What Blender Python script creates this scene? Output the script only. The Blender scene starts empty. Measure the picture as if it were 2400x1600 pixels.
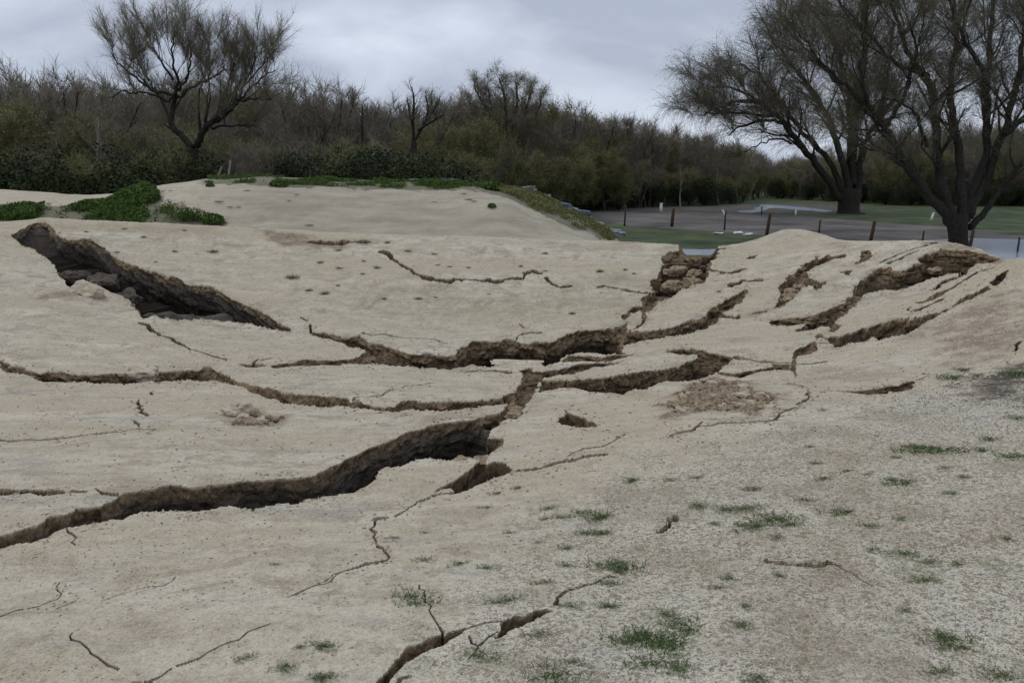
import bpy, math, random
import numpy as np
from mathutils import Vector, noise as mnoise

# ------------------------------------------------------------------ camera, world, sun
sc = bpy.context.scene
col = sc.collection
E = 1.65                      # eye height
TH = math.radians(11.5)       # camera pitch below the horizon
FP = 1882.0                   # focal length in units of a 2352 wide picture
cam_d = bpy.data.cameras.new('camera')
cam = bpy.data.objects.new('camera', cam_d)
col.objects.link(cam)
cam.location = (0, 0, E)
cam.rotation_euler = (math.radians(90) - TH, 0, 0)
cam_d.sensor_width = 36.0
cam_d.lens = 36.0 * FP / 2352.0
cam_d.clip_end = 6000
sc.camera = cam

SUN_EL, SUN_AZ = 55.0, -60.0
w = bpy.data.worlds.new('World')
sc.world = w
w.use_nodes = True
nt = w.node_tree
nt.nodes.clear()
def N(nt, t, **k):
    n = nt.nodes.new(t)
    for a, b in k.items():
        setattr(n, a, b)
    return n
out = N(nt, 'ShaderNodeOutputWorld')
sky = N(nt, 'ShaderNodeTexSky', sky_type='NISHITA', sun_disc=False)
sky.sun_elevation = math.radians(SUN_EL)
sky.sun_rotation = math.radians(SUN_AZ)
bg1 = N(nt, 'ShaderNodeBackground'); bg1.inputs[1].default_value = 0.06
nt.links.new(sky.outputs[0], bg1.inputs[0])
tc = N(nt, 'ShaderNodeTexCoord')
sep = N(nt, 'ShaderNodeSeparateXYZ'); nt.links.new(tc.outputs['Generated'], sep.inputs[0])
# cloud layer: project the direction on a high flat sheet
addz = N(nt, 'ShaderNodeMath', operation='ADD'); addz.inputs[1].default_value = 0.38
mx = N(nt, 'ShaderNodeMath', operation='MAXIMUM'); mx.inputs[1].default_value = 0.0
nt.links.new(sep.outputs[2], mx.inputs[0]); nt.links.new(mx.outputs[0], addz.inputs[0])
dx = N(nt, 'ShaderNodeMath', operation='DIVIDE'); dy = N(nt, 'ShaderNodeMath', operation='DIVIDE')
nt.links.new(sep.outputs[0], dx.inputs[0]); nt.links.new(addz.outputs[0], dx.inputs[1])
nt.links.new(sep.outputs[1], dy.inputs[0]); nt.links.new(addz.outputs[0], dy.inputs[1])
cmb = N(nt, 'ShaderNodeCombineXYZ')
nt.links.new(dx.outputs[0], cmb.inputs[0]); nt.links.new(dy.outputs[0], cmb.inputs[1])
mp = N(nt, 'ShaderNodeMapping'); mp.inputs['Scale'].default_value = (0.8, 0.95, 1); mp.inputs['Location'].default_value = (1.7, 3.3, 0)
mp.inputs['Rotation'].default_value = (0, 0, 0.12)
nt.links.new(cmb.outputs[0], mp.inputs[0])
n1 = N(nt, 'ShaderNodeTexNoise'); n1.inputs['Scale'].default_value = 2.0; n1.inputs['Detail'].default_value = 8; n1.inputs['Roughness'].default_value = 0.5
n1.inputs['Distortion'].default_value = 0.35
nt.links.new(mp.outputs[0], n1.inputs['Vector'])
cr = N(nt, 'ShaderNodeValToRGB')
cr.color_ramp.elements[0].position = 0.40; cr.color_ramp.elements[0].color = (0.44, 0.495, 0.61, 1)
cr.color_ramp.elements[1].position = 0.61; cr.color_ramp.elements[1].color = (0.70, 0.765, 0.885, 1)
nt.links.new(n1.outputs[0], cr.inputs[0])
# overcast luminance rises towards the zenith
mr = N(nt, 'ShaderNodeMapRange'); mr.inputs[1].default_value = 0.33; mr.inputs[2].default_value = 1.0; mr.inputs[3].default_value = 0.95; mr.inputs[4].default_value = 1.6
nt.links.new(sep.outputs[2], mr.inputs[0])
bg2 = N(nt, 'ShaderNodeBackground')
nt.links.new(cr.outputs[0], bg2.inputs[0]); nt.links.new(mr.outputs[0], bg2.inputs[1])
mixw = N(nt, 'ShaderNodeMixShader'); mixw.inputs[0].default_value = 0.93
nt.links.new(bg1.outputs[0], mixw.inputs[1]); nt.links.new(bg2.outputs[0], mixw.inputs[2])
nt.links.new(mixw.outputs[0], out.inputs[0])

sd_ = bpy.data.lights.new('sun', 'SUN'); sd_.energy = 0.7; sd_.angle = math.radians(14); sd_.color = (1.0, 0.95, 0.86)
so = bpy.data.objects.new('sun', sd_); col.objects.link(so)
so.rotation_euler = (math.radians(90 - SUN_EL), 0, math.radians(180 - SUN_AZ + 10))
sc.view_settings.view_transform = 'Standard'; sc.view_settings.look = 'None'
sc.view_settings.gamma = 1; sc.view_settings.exposure = 0.12
sc.cycles.max_bounces = 5; sc.cycles.diffuse_bounces = 3; sc.cycles.transparent_max_bounces = 4

rng = np.random.default_rng(7)
random.seed(7)

# ------------------------------------------------------------------ helpers
def tag(o, label=None, cat=None, group=None, kind=None):
    if label: o['label'] = label
    if cat: o['category'] = cat
    if group: o['group'] = group
    if kind: o['kind'] = kind
    return o
def empty(name, loc, label, cat, group=None, rz=0.0):
    o = bpy.data.objects.new(name, None); col.objects.link(o)
    o.empty_display_size = 0.2
    o.location = loc; o.rotation_euler = (0, 0, rz)
    return tag(o, label, cat, group)
def npmesh(name, V, F, mat, parent=None, smooth=False, attrs=None, link=True, loc=None):
    """V (n,3); F (m,k) int array with equal sided faces"""
    V = np.asarray(V, dtype=np.float32); F = np.asarray(F, dtype=np.int32)
    me = bpy.data.meshes.new(name)
    k = F.shape[1]; m = F.shape[0]
    me.vertices.add(len(V)); me.vertices.foreach_set('co', V.ravel())
    me.loops.add(m * k); me.loops.foreach_set('vertex_index', F.ravel())
    me.polygons.add(m)
    me.polygons.foreach_set('loop_start', np.arange(0, m * k, k, dtype=np.int32))
    try:
        me.polygons.foreach_set('loop_total', np.full(m, k, dtype=np.int32))
    except Exception:
        pass
    me.update(calc_edges=True)
    me.polygons.foreach_set('use_smooth', np.full(m, bool(smooth)))
    if attrs:
        for an, arr in attrs.items():
            at = me.attributes.new(an, 'FLOAT', 'POINT')
            at.data.foreach_set('value', np.asarray(arr, dtype=np.float32).ravel())
    me.materials.append(mat)
    o = bpy.data.objects.new(name, me)
    if link: col.objects.link(o)
    if parent: o.parent = parent
    if loc is not None: o.location = loc
    return o
def copy_thing(root, loc, rz=0.0, scale=1.0, label=None):
    c = root.copy(); col.objects.link(c)
    c.location = loc; c.rotation_euler = (0, 0, rz); c.scale = (scale,) * 3 if not hasattr(scale, '__len__') else scale
    if label: c['label'] = label
    for ch in root.children:
        d = ch.copy(); col.objects.link(d); d.parent = c
        for g in ch.children:
            e = g.copy(); col.objects.link(e); e.parent = d
    return c

# numpy value noise, 3 octaves style
def vnoise(x, y, seed=0):
    xi = np.floor(x).astype(np.int64); yi = np.floor(y).astype(np.int64)
    fx = x - xi; fy = y - yi
    fx = fx * fx * (3 - 2 * fx); fy = fy * fy * (3 - 2 * fy)
    def h(a, b):
        n = (a * 374761393 + b * 668265263 + seed * 1442695041) & 0xFFFFFFFF
        n = ((n ^ (n >> 13)) * 1274126177) & 0xFFFFFFFF
        n = n ^ (n >> 16)
        return (n & 0xFFFF) / 65535.0
    a = h(xi, yi); b = h(xi + 1, yi); c = h(xi, yi + 1); d = h(xi + 1, yi + 1)
    return (a * (1 - fx) + b * fx) * (1 - fy) + (c * (1 - fx) + d * fx) * fy
def fbm(x, y, sc_, oct_=4, seed=0, gain=0.5):
    s = 0; amp = 1; tot = 0
    for i in range(oct_):
        s = s + amp * (vnoise(x * sc_ + 17.3 * i, y * sc_ - 9.1 * i, seed + i) - 0.5)
        tot += amp; amp *= gain; sc_ *= 2.03
    return s / tot * 2

# ------------------------------------------------------------------ pixels (2352 x 1568) <-> rays
CT, ST = math.cos(TH), math.sin(TH)
def ray(px, py):
    u = (np.asarray(px, float) - 1176) / FP; v = (784 - np.asarray(py, float)) / FP
    den = CT + v * ST
    return u / den, (ST - v * CT) / den          # a = x/Y,  t = drop/Y
def P(px, py, Y):
    a, t = ray(px, py)
    return np.array([float(a) * Y, Y, E - float(t) * Y])

# ------------------------------------------------------------------ terrain profile rows
def row_drop(pts):      # (px,py,drop)
    r = []
    for px, py, d in pts:
        a, t = ray(px, py); r.append((float(a), d / float(t), d))
    return r
def row_Y(pts):         # (px,py,Y)
    r = []
    for px, py, Y in pts:
        a, t = ray(px, py); r.append((float(a), Y, float(t) * Y))
    return r
def row_d(pts):         # (px,Y,drop)
    return [(float(ray(px, 520)[0]), Y, d) for px, Y, d in pts]
rim_pts = [(-600, 515, .95), (0, 508, .97), (100, 506, .97), (300, 513, 1.03), (500, 520, 1.12), (800, 535, 1.27), (1176, 546, 1.37), (1350, 552, 1.42),
           (1500, 559, 1.47), (1600, 567, 1.52), (1700, 569, 1.52), (1780, 566, 1.48), (1880, 556, 1.37), (2000, 552, 1.25), (2100, 553, 1.2), (2200, 562, 1.2), (2250, 574, 1.22),
           (2295, 594, 1.26), (2352, 592, 1.15), (2900, 600, 1.0)]
R = []
R.append([(-1.5, .7, 1.58), (1.5, .7, 1.58)])
R.append(row_drop([(-800, 1568, 1.62), (0, 1568, 1.6), (1200, 1568, 1.56), (2352, 1568, 1.56), (3000, 1568, 1.56)]))
R.append(row_drop([(-800, 1320, 1.72), (0, 1320, 1.7), (1200, 1300, 1.67), (2352, 1300, 1.57), (3000, 1300, 1.5)]))
R.append(row_drop([(-700, 1250, 1.78), (0, 1255, 1.76), (280, 1190, 1.8), (700, 1150, 1.86), (1050, 1110, 1.86), (1180, 1080, 1.86), (1500, 1000, 1.82), (1800, 965, 1.76), (2352, 1000, 1.6), (3000, 1000, 1.5)]))
R.append(row_drop([(-700, 1000, 2.05), (0, 1000, 2.05), (600, 1000, 2.1), (1000, 970, 2.1), (1300, 930, 2.1), (1600, 900, 2.03), (1900, 885, 1.93), (2352, 900, 1.62), (3000, 900, 1.5)]))
R.append(row_drop([(-700, 850, 2.25), (0, 850, 2.3), (600, 850, 2.4), (1200, 850, 2.42), (1600, 830, 2.32), (1900, 830, 2.14), (2150, 835, 1.88), (2352, 840, 1.68), (3000, 840, 1.5)]))
R.append(row_drop([(-700, 740, 2.0), (0, 740, 2.12), (300, 758, 2.3), (700, 770, 2.5), (1200, 772, 2.52), (1500, 752, 2.42), (1800, 740, 2.2), (2100, 725, 1.92), (2352, 745, 1.63), (3000, 745, 1.5)]))
R.append(row_drop([(-700, 630, 1.6), (0, 640, 1.74), (300, 645, 1.9), (700, 660, 2.06), (1200, 660, 2.06), (1500, 655, 2.0), (1800, 650, 1.85), (2100, 640, 1.65), (2352, 668, 1.45), (3000, 668, 1.4)]))
rim = row_drop(rim_pts)
R.append(rim)
R.append([(a, Y + 1.3, d + 0.5) for a, Y, d in rim])
R.append(row_d([(-600, 21.5, 1.7), (0, 21.5, 1.75), (300, 21.5, 1.8), (1200, 21.3, 1.85), (1380, 21.0, 2.0), (1450, 21.5, 3.5), (1600, 22, 3.7), (2352, 18, 3.7), (3000, 18, 3.7)]))
R.append(row_Y([(-600, 466, 23.5), (0, 477, 23.5), (200, 479, 23.5), (290, 470, 24), (345, 445, 25), (400, 433, 25), (600, 432, 25.3), (800, 436, 25.5), (1000, 440, 25.5), (1095, 441, 25), (1160, 452, 24.5),
                (1230, 490, 24), (1300, 520, 23.5), (1370, 550, 23)]) + row_d([(1450, 24, 3.5), (1600, 25, 3.75), (3000, 24, 3.75)]))
R.append(row_Y([(-600, 430, 31), (0, 436, 31), (100, 441, 31), (200, 447, 31), (290, 442, 31), (370, 424, 31), (480, 410, 31), (600, 406, 31), (800, 411, 31), (900, 416, 31), (1000, 413, 31), (1100, 424, 31),
                (1180, 431, 31), (1250, 452, 31), (1350, 503, 30), (1410, 540, 29)]) + row_d([(1480, 30, 3.6), (1600, 30, 3.75), (3000, 30, 3.75)]))
R.append(row_d([(-600, 39, 3.75), (3000, 39, 3.75)]))
R.append(row_d([(-600, 44, 3.9), (3000, 44, 3.9)]))
QP = 1.0
seg = [30, 150, 55, 95, 90, 60, 62, 78, 14, 12, 46, 26, 12, 4]   # rows per segment
seg = [max(3, int(s * 1.35)) for s in seg]
a_in = np.arange(-0.735, 0.7351, 0.00072)
a_out = np.linspace(0.745, 1.5, 60)
A = np.concatenate([-a_out[::-1], a_in, a_out])
NC = len(A)
K = len(R)
AD = np.linspace(-1.6, 1.6, 3201)
def smooth(y, n):
    k = np.hanning(n + 2)[1:-1]; k /= k.sum()
    return np.convolve(np.pad(y, n // 2, mode='edge'), k, mode='valid')[:len(y)]
KY = np.zeros((K, len(AD))); KD = np.zeros((K, len(AD)))
for k, r in enumerate(R):
    r = sorted(r)
    aa = [q[0] for q in r]
    n = 25 if k in (8, 9, 11, 12) else 121
    KY[k] = smooth(np.interp(AD, aa, [q[1] for q in r]), n)
    KD[k] = smooth(np.interp(AD, aa, [q[2] for q in r]), n)
def pchip_tan(y):
    d = np.diff(y, axis=0); m = np.zeros_like(y)
    p = d[1:] * d[:-1]
    hm = np.where(p > 0, 2 * p / np.where(np.abs(d[1:] + d[:-1]) < 1e-9, 1, (d[1:] + d[:-1])), 0)
    m[1:-1] = hm; m[0] = d[0]; m[-1] = d[-1]
    return m
TY, TD = pchip_tan(KY), pchip_tan(KD)
def surf(ai, s):
    """base surface at column value ai (array) and knot parameter s (array) -> Y, drop"""
    k = np.clip(np.floor(s).astype(int), 0, K - 2); f = s - k
    j = np.clip((ai + 1.6) / 0.001, 0, len(AD) - 1.001); j0 = j.astype(int); jf = j - j0
    h00 = 2 * f**3 - 3 * f**2 + 1; h10 = f**3 - 2 * f**2 + f; h01 = -2 * f**3 + 3 * f**2; h11 = f**3 - f**2
    def ev(Kk, Tt):
        def g(M, kk): return M[kk, j0] * (1 - jf) + M[kk, j0 + 1] * jf
        return h00 * g(Kk, k) + h10 * g(Tt, k) + h01 * g(Kk, k + 1) + h11 * g(Tt, k + 1)
    return ev(KY, TY), ev(KD, TD)
SF = np.linspace(0.0, K - 1.0, (K - 1) * 60 + 1)
def bumps(x, y):
    """small mound behind the rim and large soft unevenness"""
    z = 0.46 * np.exp(-(((x - 6.05) / .85) ** 2 + ((y - 18.1) / 0.9) ** 2))
    z = z + 0.045 * fbm(x, y, 0.55, 3, 3) * np.clip((y - 1) / 3, 0, 1) + 0.018 * fbm(x, y, 2.1, 3, 9)
    return z
def unproj(px, py, lo=0.0, hi=None):
    """first hit of the pixel ray with the base surface, as (x, y, z)"""
    a, t = ray(px, py); a = float(a); t = float(t)
    Yc, Dc = surf(np.full(len(SF), a), SF)
    Dz = Dc - bumps(a * Yc, Yc)
    tt = Dz / Yc
    idx = np.where((tt[1:] <= t) & (tt[:-1] > t) & (SF[:-1] >= lo))[0]
    if hi is not None: idx = idx[SF[idx] < hi]
    if len(idx) == 0:
        w_ = (SF <= 8.3) if lo < 8 else ((SF >= lo) & (SF <= 12.4))
        i = int(np.where(w_)[0][np.argmin(tt[w_])])
        return np.array([a * Yc[i], Yc[i], E - Dz[i]])
    i = idx[0]
    f = (tt[i] - t) / (tt[i] - tt[i + 1])
    Y = Yc[i] * (1 - f) + Yc[i + 1] * f; D = Dz[i] * (1 - f) + Dz[i + 1] * f
    return np.array([a * Y, Y, E - D])

# tile readers (enlarged views of the survey picture)
def TA(l): return [(x / 3.0, 441 + y / 3.0) for x, y in l]
def TB(l): return [(686 + x / 3.0, 441 + y / 3.0) for x, y in l]
def TC(l): return [(1372 + x / 3.2, 441 + y / 3.2) for x, y in l]
def TDl(l): return [(1764 + x / 3.2, 490 + y / 3.2) for x, y in l]
def TE(l): return [(x / 2.286, 882 + y / 2.286) for x, y in l]
def TF(l): return [(686 + x / 2.134, 833 + y / 2.134) for x, y in l]
def TG(l): return [(1372 + x / 2.134, 833 + y / 2.134) for x, y in l]
def band(f, l):      # (x, top, bottom)
    return f([(x, a) for x, a, b in l] + [(x, b) for x, a, b in l[::-1]])

POLY = []   # (display polygon, max depth, wall slope, greyness, raggedness)
def poly(p, d=0.5, s=3.0, g=0.0, j=1.0): POLY.append((p, d, s, g, j))
LINE = []   # (display polyline, width px, depth, grey)
def line(p, wd=4, d=0.12, g=0.0): LINE.append((p, wd, d, 0.8))  # fixed grey value paints the shade inside narrow cracks

# upper left trench
poly(TA([(60,300),(130,265),(200,225),(270,205),(320,215),(360,250),(385,295),(430,320),(520,330),(640,340),(690,360),(720,390),(770,430),(830,480),(900,510),(1000,540),(1100,575),(1180,590),(1270,625),(1370,655),(1470,665),(1540,695),(1620,740),(1700,775),(1800,830),(1880,870),(1940,920),(2005,952),
         (1900,940),(1800,925),(1700,895),(1600,885),(1540,875),(1400,870),(1200,872),(1120,868),(1060,845),(1000,870),(975,865),(950,830),(890,740),(830,715),(760,690),(680,640),(620,610),(560,605),(520,620),(500,690),(440,600),(390,540),(370,500),(300,440),(230,395),(170,365),(110,330)]), 1.3, 3.6, 1.0, 0.8)
line(TA([(970,885),(1030,930),(1090,970),(1150,995),(1220,1035),(1280,1065)]), 6, .12)
line(TA([(1280,1065),(1400,1110),(1480,1140),(1560,1165)]), 2.5, .06)
# left horizontal crack
poly(TA([(0,1180),(60,1205),(150,1215),(220,1235),(290,1250),(390,1240),(480,1255),(620,1260),(740,1258),(860,1258),(935,1250),(1000,1235),(1060,1240),(1150,1245),(1260,1240),(1370,1230),(1400,1210),(1440,1205),(1500,1235),(1560,1260),(1640,1300),(1750,1330),(1850,1355),(1950,1380),(2050,1395),(2150,1400)])
     + TB([(20,1398),(130,1405),(250,1410),(330,1430),(380,1455)]) + TF([(275,192),(260,207)]) + TE([(1792,108),(1640,108),(1560,100),(1490,92),(1400,65),(1340,45),(1240,0)])
     + TA([(1560,1310),(1500,1300),(1400,1290),(1300,1285),(1180,1300),(1060,1310),(1040,1300),(930,1310),(860,1320),(780,1310),(600,1305),(400,1300),(300,1295),(200,1270),(120,1240),(60,1250),(30,1235),(-20,1195)]), .4, 2.6, 0.1)
line(TA([(-60,1160),(0,1178),(60,1200)]), 8, .15)
# its continuation to the junction
poly(band(TF, [(262,187,207),(340,205,215),(420,222,232),(470,216,240),(500,192,236),(540,183,225),(600,193,230),(750,193,232),(850,193,225),(930,184,212),(1000,172,200),(1025,160,200),(1060,140,215)]), .4, 2.6, 0.1)
line(TF([(270,185),(340,178),(400,168),(430,150),(460,140)]), 5, .1)
line(TF([(460,140),(520,120),(600,110),(660,100)]), 2.2, .06)
# left arm of the upper band
poly(band(TA, [(1860,1200,1205),(1900,1190,1218),(2000,1175,1200),(2100,1148,1195),(2200,1155,1190),(2352,1155,1185)]), .3, 2.6)
poly(band(TB, [(0,1160,1188),(50,1150,1190),(100,1155,1182),(250,1155,1180),(380,1145,1175),(440,1110,1175),(520,1070,1180)]), .3, 2.6)
poly(band(TA, [(1640,1188,1190),(1700,1192,1210),(1760,1190,1210),(1840,1192,1198)]), .15, 2.6)
line(TA([(1740,1195),(1780,1150)]), 4, .08)
line(TA([(1800,1160),(1870,1145)]), 3, .08)
# upper band
poly(band(TB, [(95,965,975),(200,970,1005),(300,1000,1040),(340,1000,1055),(420,990,1070),(465,1010,1078),(475,1020,1170),(520,1045,1182),(600,1060,1180),(700,1090,1190),(780,1115,1195),(880,1120,1205),(1000,1125,1215),(1072,1130,1215),(1085,1090,1210),(1130,1065,1210),(1200,1040,1190),(1300,1035,1195),(1400,1025,1190),(1500,1020,1180),(1530,1035,1165),(1610,1040,1190),(1700,1040,1195),(1750,1030,1180),(1800,1000,1165),(1850,980,1125),(1950,950,1095),(2050,940,1100),(2110,945,1120),(2170,940,1125),(2225,920,1090),(2262,905,960)]), .8, 3.4, 0.1)
line(TB([(1500,1020),(1515,1005),(1540,985),(1600,975),(1670,975)]), 4, .1)
line(TB([(1520,910),(1555,945)]), 2.5, .06); line(TB([(1545,970),(1545,1000)]), 3, .06)
line(TB([(440,980),(640,995),(800,1010),(950,1020),(1000,1045),(1060,1050)]), 2.2, .06)
line(TB([(80,930),(82,965)]), 3, .06); line(TB([(20,880),(60,905)]), 2.5, .06)
poly(TB([(2175,1125),(2195,1060),(2225,980),(2262,930),(2262,960),(2240,1040),(2210,1090),(2250,1105),(2240,1112)]), .9, 5, 0.8)
poly(band(TB, [(1820,1150,1172),(1860,1122,1168),(1950,1122,1168),(2060,1128,1165),(2120,1125,1160),(2250,1118,1132),(2300,1118,1124)]), .25, 2.6)
line(TB([(1130,1228),(1320,1222),(1470,1235),(1510,1240)]), 6, .1)
# junction
poly(TB([(1490,1232),(1560,1212),(1615,1204),(1618,1230),(1680,1240),(1800,1215),(1900,1190),(2000,1182),(2080,1168),(2160,1160),(2250,1142),(2200,1165),(2150,1180),(2060,1200),(1900,1250),(1800,1268),(1700,1288),(1670,1298),
         (1655,1340),(1600,1420),(1565,1450)]) + TF([(1110,210),(1085,225),(1100,240),(1070,265),(1010,268),(985,250),(1030,205),(1050,150),(1075,120),(1092,95),(1102,60),(1085,45)]), .55, 2.6, 0.3)
# junction to the right: middle band
poly(TB([(1670,1300),(1800,1290),(1950,1285),(2100,1275),(2250,1250)]) + TC([(80,1352),(200,1340),(300,1330),(400,1315),(480,1300),(560,1285),(640,1255),(700,1235),(740,1210),(725,1192),(640,1185),(520,1168),(620,1155),(700,1150),(760,1165),(820,1180),(900,1195),(1000,1212),(980,1230),(930,1270),(880,1310),
         (880,1330),(840,1345),(780,1370),(700,1375),(640,1385),(560,1380),(500,1390),(430,1410),(370,1440),(280,1445),(230,1460),(190,1485),(120,1480),(0,1470)]) + TB([(2100,1390),(1960,1365),(1900,1350),(1820,1345),(1720,1360),(1650,1385)]), .8, 3.6, 0.1)
line(TC([(1000,1212),(1100,1218),(1240,1240),(1340,1245),(1420,1250)]), 6, .15)
poly(band(TC, [(870,1315,1332),(1000,1325,1350),(1040,1322,1360),(1120,1308,1335),(1200,1290,1315),(1290,1278,1310),(1300,1255,1305),(1420,1252,1308)]), .3, 2.6)
poly(TC([(1420,1250),(1435,1190),(1448,1150),(1520,1125),(1600,1085),(1615,1058),(1622,1100),(1618,1150),(1540,1185),(1475,1195),(1465,1260),(1455,1300),(1472,1345),(1455,1352),(1420,1310)]), .4, 3)
line(TC([(1460,1262),(1560,1260),(1680,1240)]), 5, .08)
# long lower trench
poly(TE([(-60,815),(0,800),(60,780),(120,760),(200,740),(260,700),(330,690),(400,660),(450,655),(520,640),(600,605),(625,588),(650,575),(740,560),(850,540),(920,525),(1000,540),(1100,535),(1200,520),(1300,505),(1400,500),(1480,495),(1560,495),(1640,480),(1700,455),(1760,430)])
     + TF([(80,545),(150,520),(220,480),(300,440),(370,405),(440,380),(520,345),(600,320),(680,300),(760,285),(850,275),(920,255),(980,245),(1040,250),(1010,265),(980,300),(940,330),(930,370),(1010,365),(1000,400),(940,445),(905,480),(840,465),(780,475),(700,470),(620,465),(560,480),(500,500),(430,505),(390,530),(385,570),(330,600),(270,630),(200,640),(100,655),(0,675)])
     + TE([(1700,595),(1640,600),(1560,620),(1480,625),(1400,635),(1330,655),(1260,645),(1200,635),(1100,650),(1000,665),(900,660),(850,665),(800,670),(740,672),(690,685),(645,705),(600,700),(520,720),(430,735),(370,745),(310,765),(250,800),(180,825),(100,830),(0,860),(-60,880)]), .8, 2.4, 0.9, 0.8)
poly(band(TE, [(492,540,546),(520,556,566),(545,566,580),(620,574,590)]), .3, 5, .4)
poly(band(TE, [(-60,552,582),(60,549,582),(150,548,572),(205,552,581),(330,552,574),(352,562,568),(380,558,566),(450,560,568)]), .3, 4, .2); line(TE([(380,560),(450,563)]), 6, .08)
# small holes
poly(TF([(660,630),(720,590),(780,565),(820,530),(880,485),(905,470),(920,490),(960,480),(1010,490),(1062,522),(1020,545),(960,560),(880,595),(830,620),(770,630),(740,612)]), .7, 6, 0.5)
poly(TF([(1270,265),(1305,255),(1305,225),(1350,245),(1420,275),(1470,312),(1400,318),(1340,310),(1290,295)]), .7, 8, 0.6)
# lowest crack
poly(TF([(360,1590),(430,1520),(480,1455),(530,1395),(600,1375),(690,1330),(710,1340),(760,1315),(820,1300),(790,1328),(740,1352),(710,1385),(640,1405),(580,1430),(520,1460),(490,1500),(450,1545),(410,1600)]), .35, 3, 0.3)
line(TF([(800,1312),(850,1297),(920,1272),(990,1266)]), 8, .15)
line(TF([(835,1345),(850,1380),(880,1390),(930,1345),(975,1315)]), 6, .12)
poly(TF([(990,1275),(1030,1256),(1060,1245),(1110,1245),(1170,1205),(1210,1200),(1245,1212),(1200,1225),(1130,1265),(1080,1285),(1020,1310),(965,1345),(990,1300)]), .25, 3)
line(TF([(880,1392),(865,1420),(835,1450)]), 2.5, .06)
line(TF([(1262,1180),(1270,1150),(1300,1125)]), 11, .2); line(TF([(1300,1125),(1350,1107),(1400,1095),(1460,1077),(1500,1052),(1545,1048)]), 12, .2)
line(TF([(480,1590),(500,1550),(545,1540)]), 12, .15)
# fine cracks
line(TF([(-40,1135),(0,1120),(130,1085),(170,1050),(240,1015),(330,985),(430,965),(445,950)]), 5, .1)
line(TF([(445,950),(435,935),(380,880)]), 5, .1); line(TF([(380,880),(365,850),(370,800),(375,765)]), 9, .2); line(TF([(375,765),(430,755)]), 4, .08)
line(TF([(470,750),(530,720),(580,680),(640,660)]), 5, .1); line(TF([(660,650),(700,643),(780,633)]), 3.5, .08)
line(TF([(1065,525),(1130,520),(1220,500),(1300,480)]), 5, .1); line(TF([(1300,480),(1400,460),(1500,450)]), 3, .08)
line(TF([(1320,455),(1400,420),(1480,410),(1560,370),(1600,350)]), 2.6, .06)
line(TF([(590,1090),(620,1150),(650,1230)]), 4, .08); line(TF([(650,1230),(690,1290),(705,1345)]), 6, .1)
line(TE([(930,1475),(1050,1440),(1110,1400),(1190,1360),(1300,1300),(1420,1250)]), 4.5, .08)
line(TE([(1510,1110),(1600,1080),(1700,1040),(1792,985)]), 4.5, .08); line(TE([(730,1575),(900,1490)]), 3, .06)
line(TE([(380,1300),(375,1340),(440,1370),(480,1410),(540,1450),(620,1490)]), 4, .08)
line(TE([(0,1215),(100,1180),(200,1165),(300,1130),(312,1040)]), 3.5, .06)
line(TE([(290,1175),(400,1130)]), 3, .06)
line(TE([(530,1140),(700,1080),(850,1060),(920,1010)]), 2.8, .06)
line(TE([(730,80),(745,130),(770,165)]), 6, .12); line(TE([(798,30),(800,50)]), 6, .1); line(TE([(705,190),(725,220)]), 3, .06)
line(TE([(-20,300),(0,295),(200,295),(350,280),(500,262)]), 3.2, .06); line(TE([(500,262),(700,235),(810,235)]), 2.2, .05)
line(TE([(350,755),(385,790),(395,840)]), 3, .05)
line(TB([(570,410),(640,460),(720,510),(800,560),(900,595)]), 5, .12); line(TB([(900,595),(1000,612),(1040,618),(1080,600),(1200,605),(1290,612),(1310,600)]), 7, .15)
line(TB([(1320,612),(1370,625),(1420,600),(1500,595),(1550,595),(1560,560),(1610,540),(1660,560)]), 6, .12); line(TB([(1700,590),(1750,635),(1800,660),(1860,650)]), 5, .12)
line(TB([(2070,655),(2110,648),(2220,670),(2352,700)]) + TC([(180,730),(260,745),(370,752)]), 4.5, .1)
line(TB([(80,345),(200,352),(330,350),(460,340)]), 6, .08)
# notch at the rim and the crack below it
poly(TC([(200,960),(175,940),(240,880),(330,860),(330,800),(385,760),(412,740),(380,690),(385,660),(430,640),(450,570),(490,530),(455,470),(510,470),(530,440),(620,440),(700,470),(820,480),(835,515),(825,600),(770,680),(680,690),(600,730),(540,780),(460,810),(420,860),(360,890),(365,940),(340,950),(315,910),(320,870),(250,900)]), .8, 3.0, 0.1)
line(TC([(345,945),(310,975),(280,997)]), 6, .12)
line(TC([(800,490),(850,455),(890,420)]), 11, .2)
line(TC([(840,580),(890,580),(925,600)]), 7, .1); line(TC([(990,600),(1040,585),(1075,572)]), 5, .1); line(TC([(1110,490),(1170,468)]), 4, .08)
poly(band(TC, [(165,1065,1142),(245,1000,1115),(250,1012,1112),(330,1015,1090),(400,1015,1080),(480,1010,1060),(560,985,1055),(640,960,1040),(720,935,1015),(795,915,990),(820,870,985),(860,860,960),(890,845,930),(900,835,900),(950,800,885),(1000,775,850),(1060,735,810),(1090,710,770),(1108,718,738)]), .7, 4.2)
line(TC([(910,905),(1030,920)]), 9, .15); line(TC([(1000,690),(1050,685),(1070,655),(1095,675),(1180,660)]), 9, .15)
poly(TC([(1110,905),(1200,885),(1290,855),(1330,800),(1340,740),(1330,710),(1385,670),(1385,635),(1430,600),(1510,560),(1520,530),(1570,510),(1600,500),(1610,480),(1625,500),(1700,475),(1750,480),(1650,540),(1590,560),(1540,590),(1560,640),(1640,660),(1680,660),(1680,680),(1610,710),(1560,680),(1520,690),(1480,740),(1420,780),(1370,830),(1340,850),(1280,870),(1200,900)]), .7, 4.5, 0.1)
line(TC([(1750,480),(1800,470)]), 5, .1)
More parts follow.
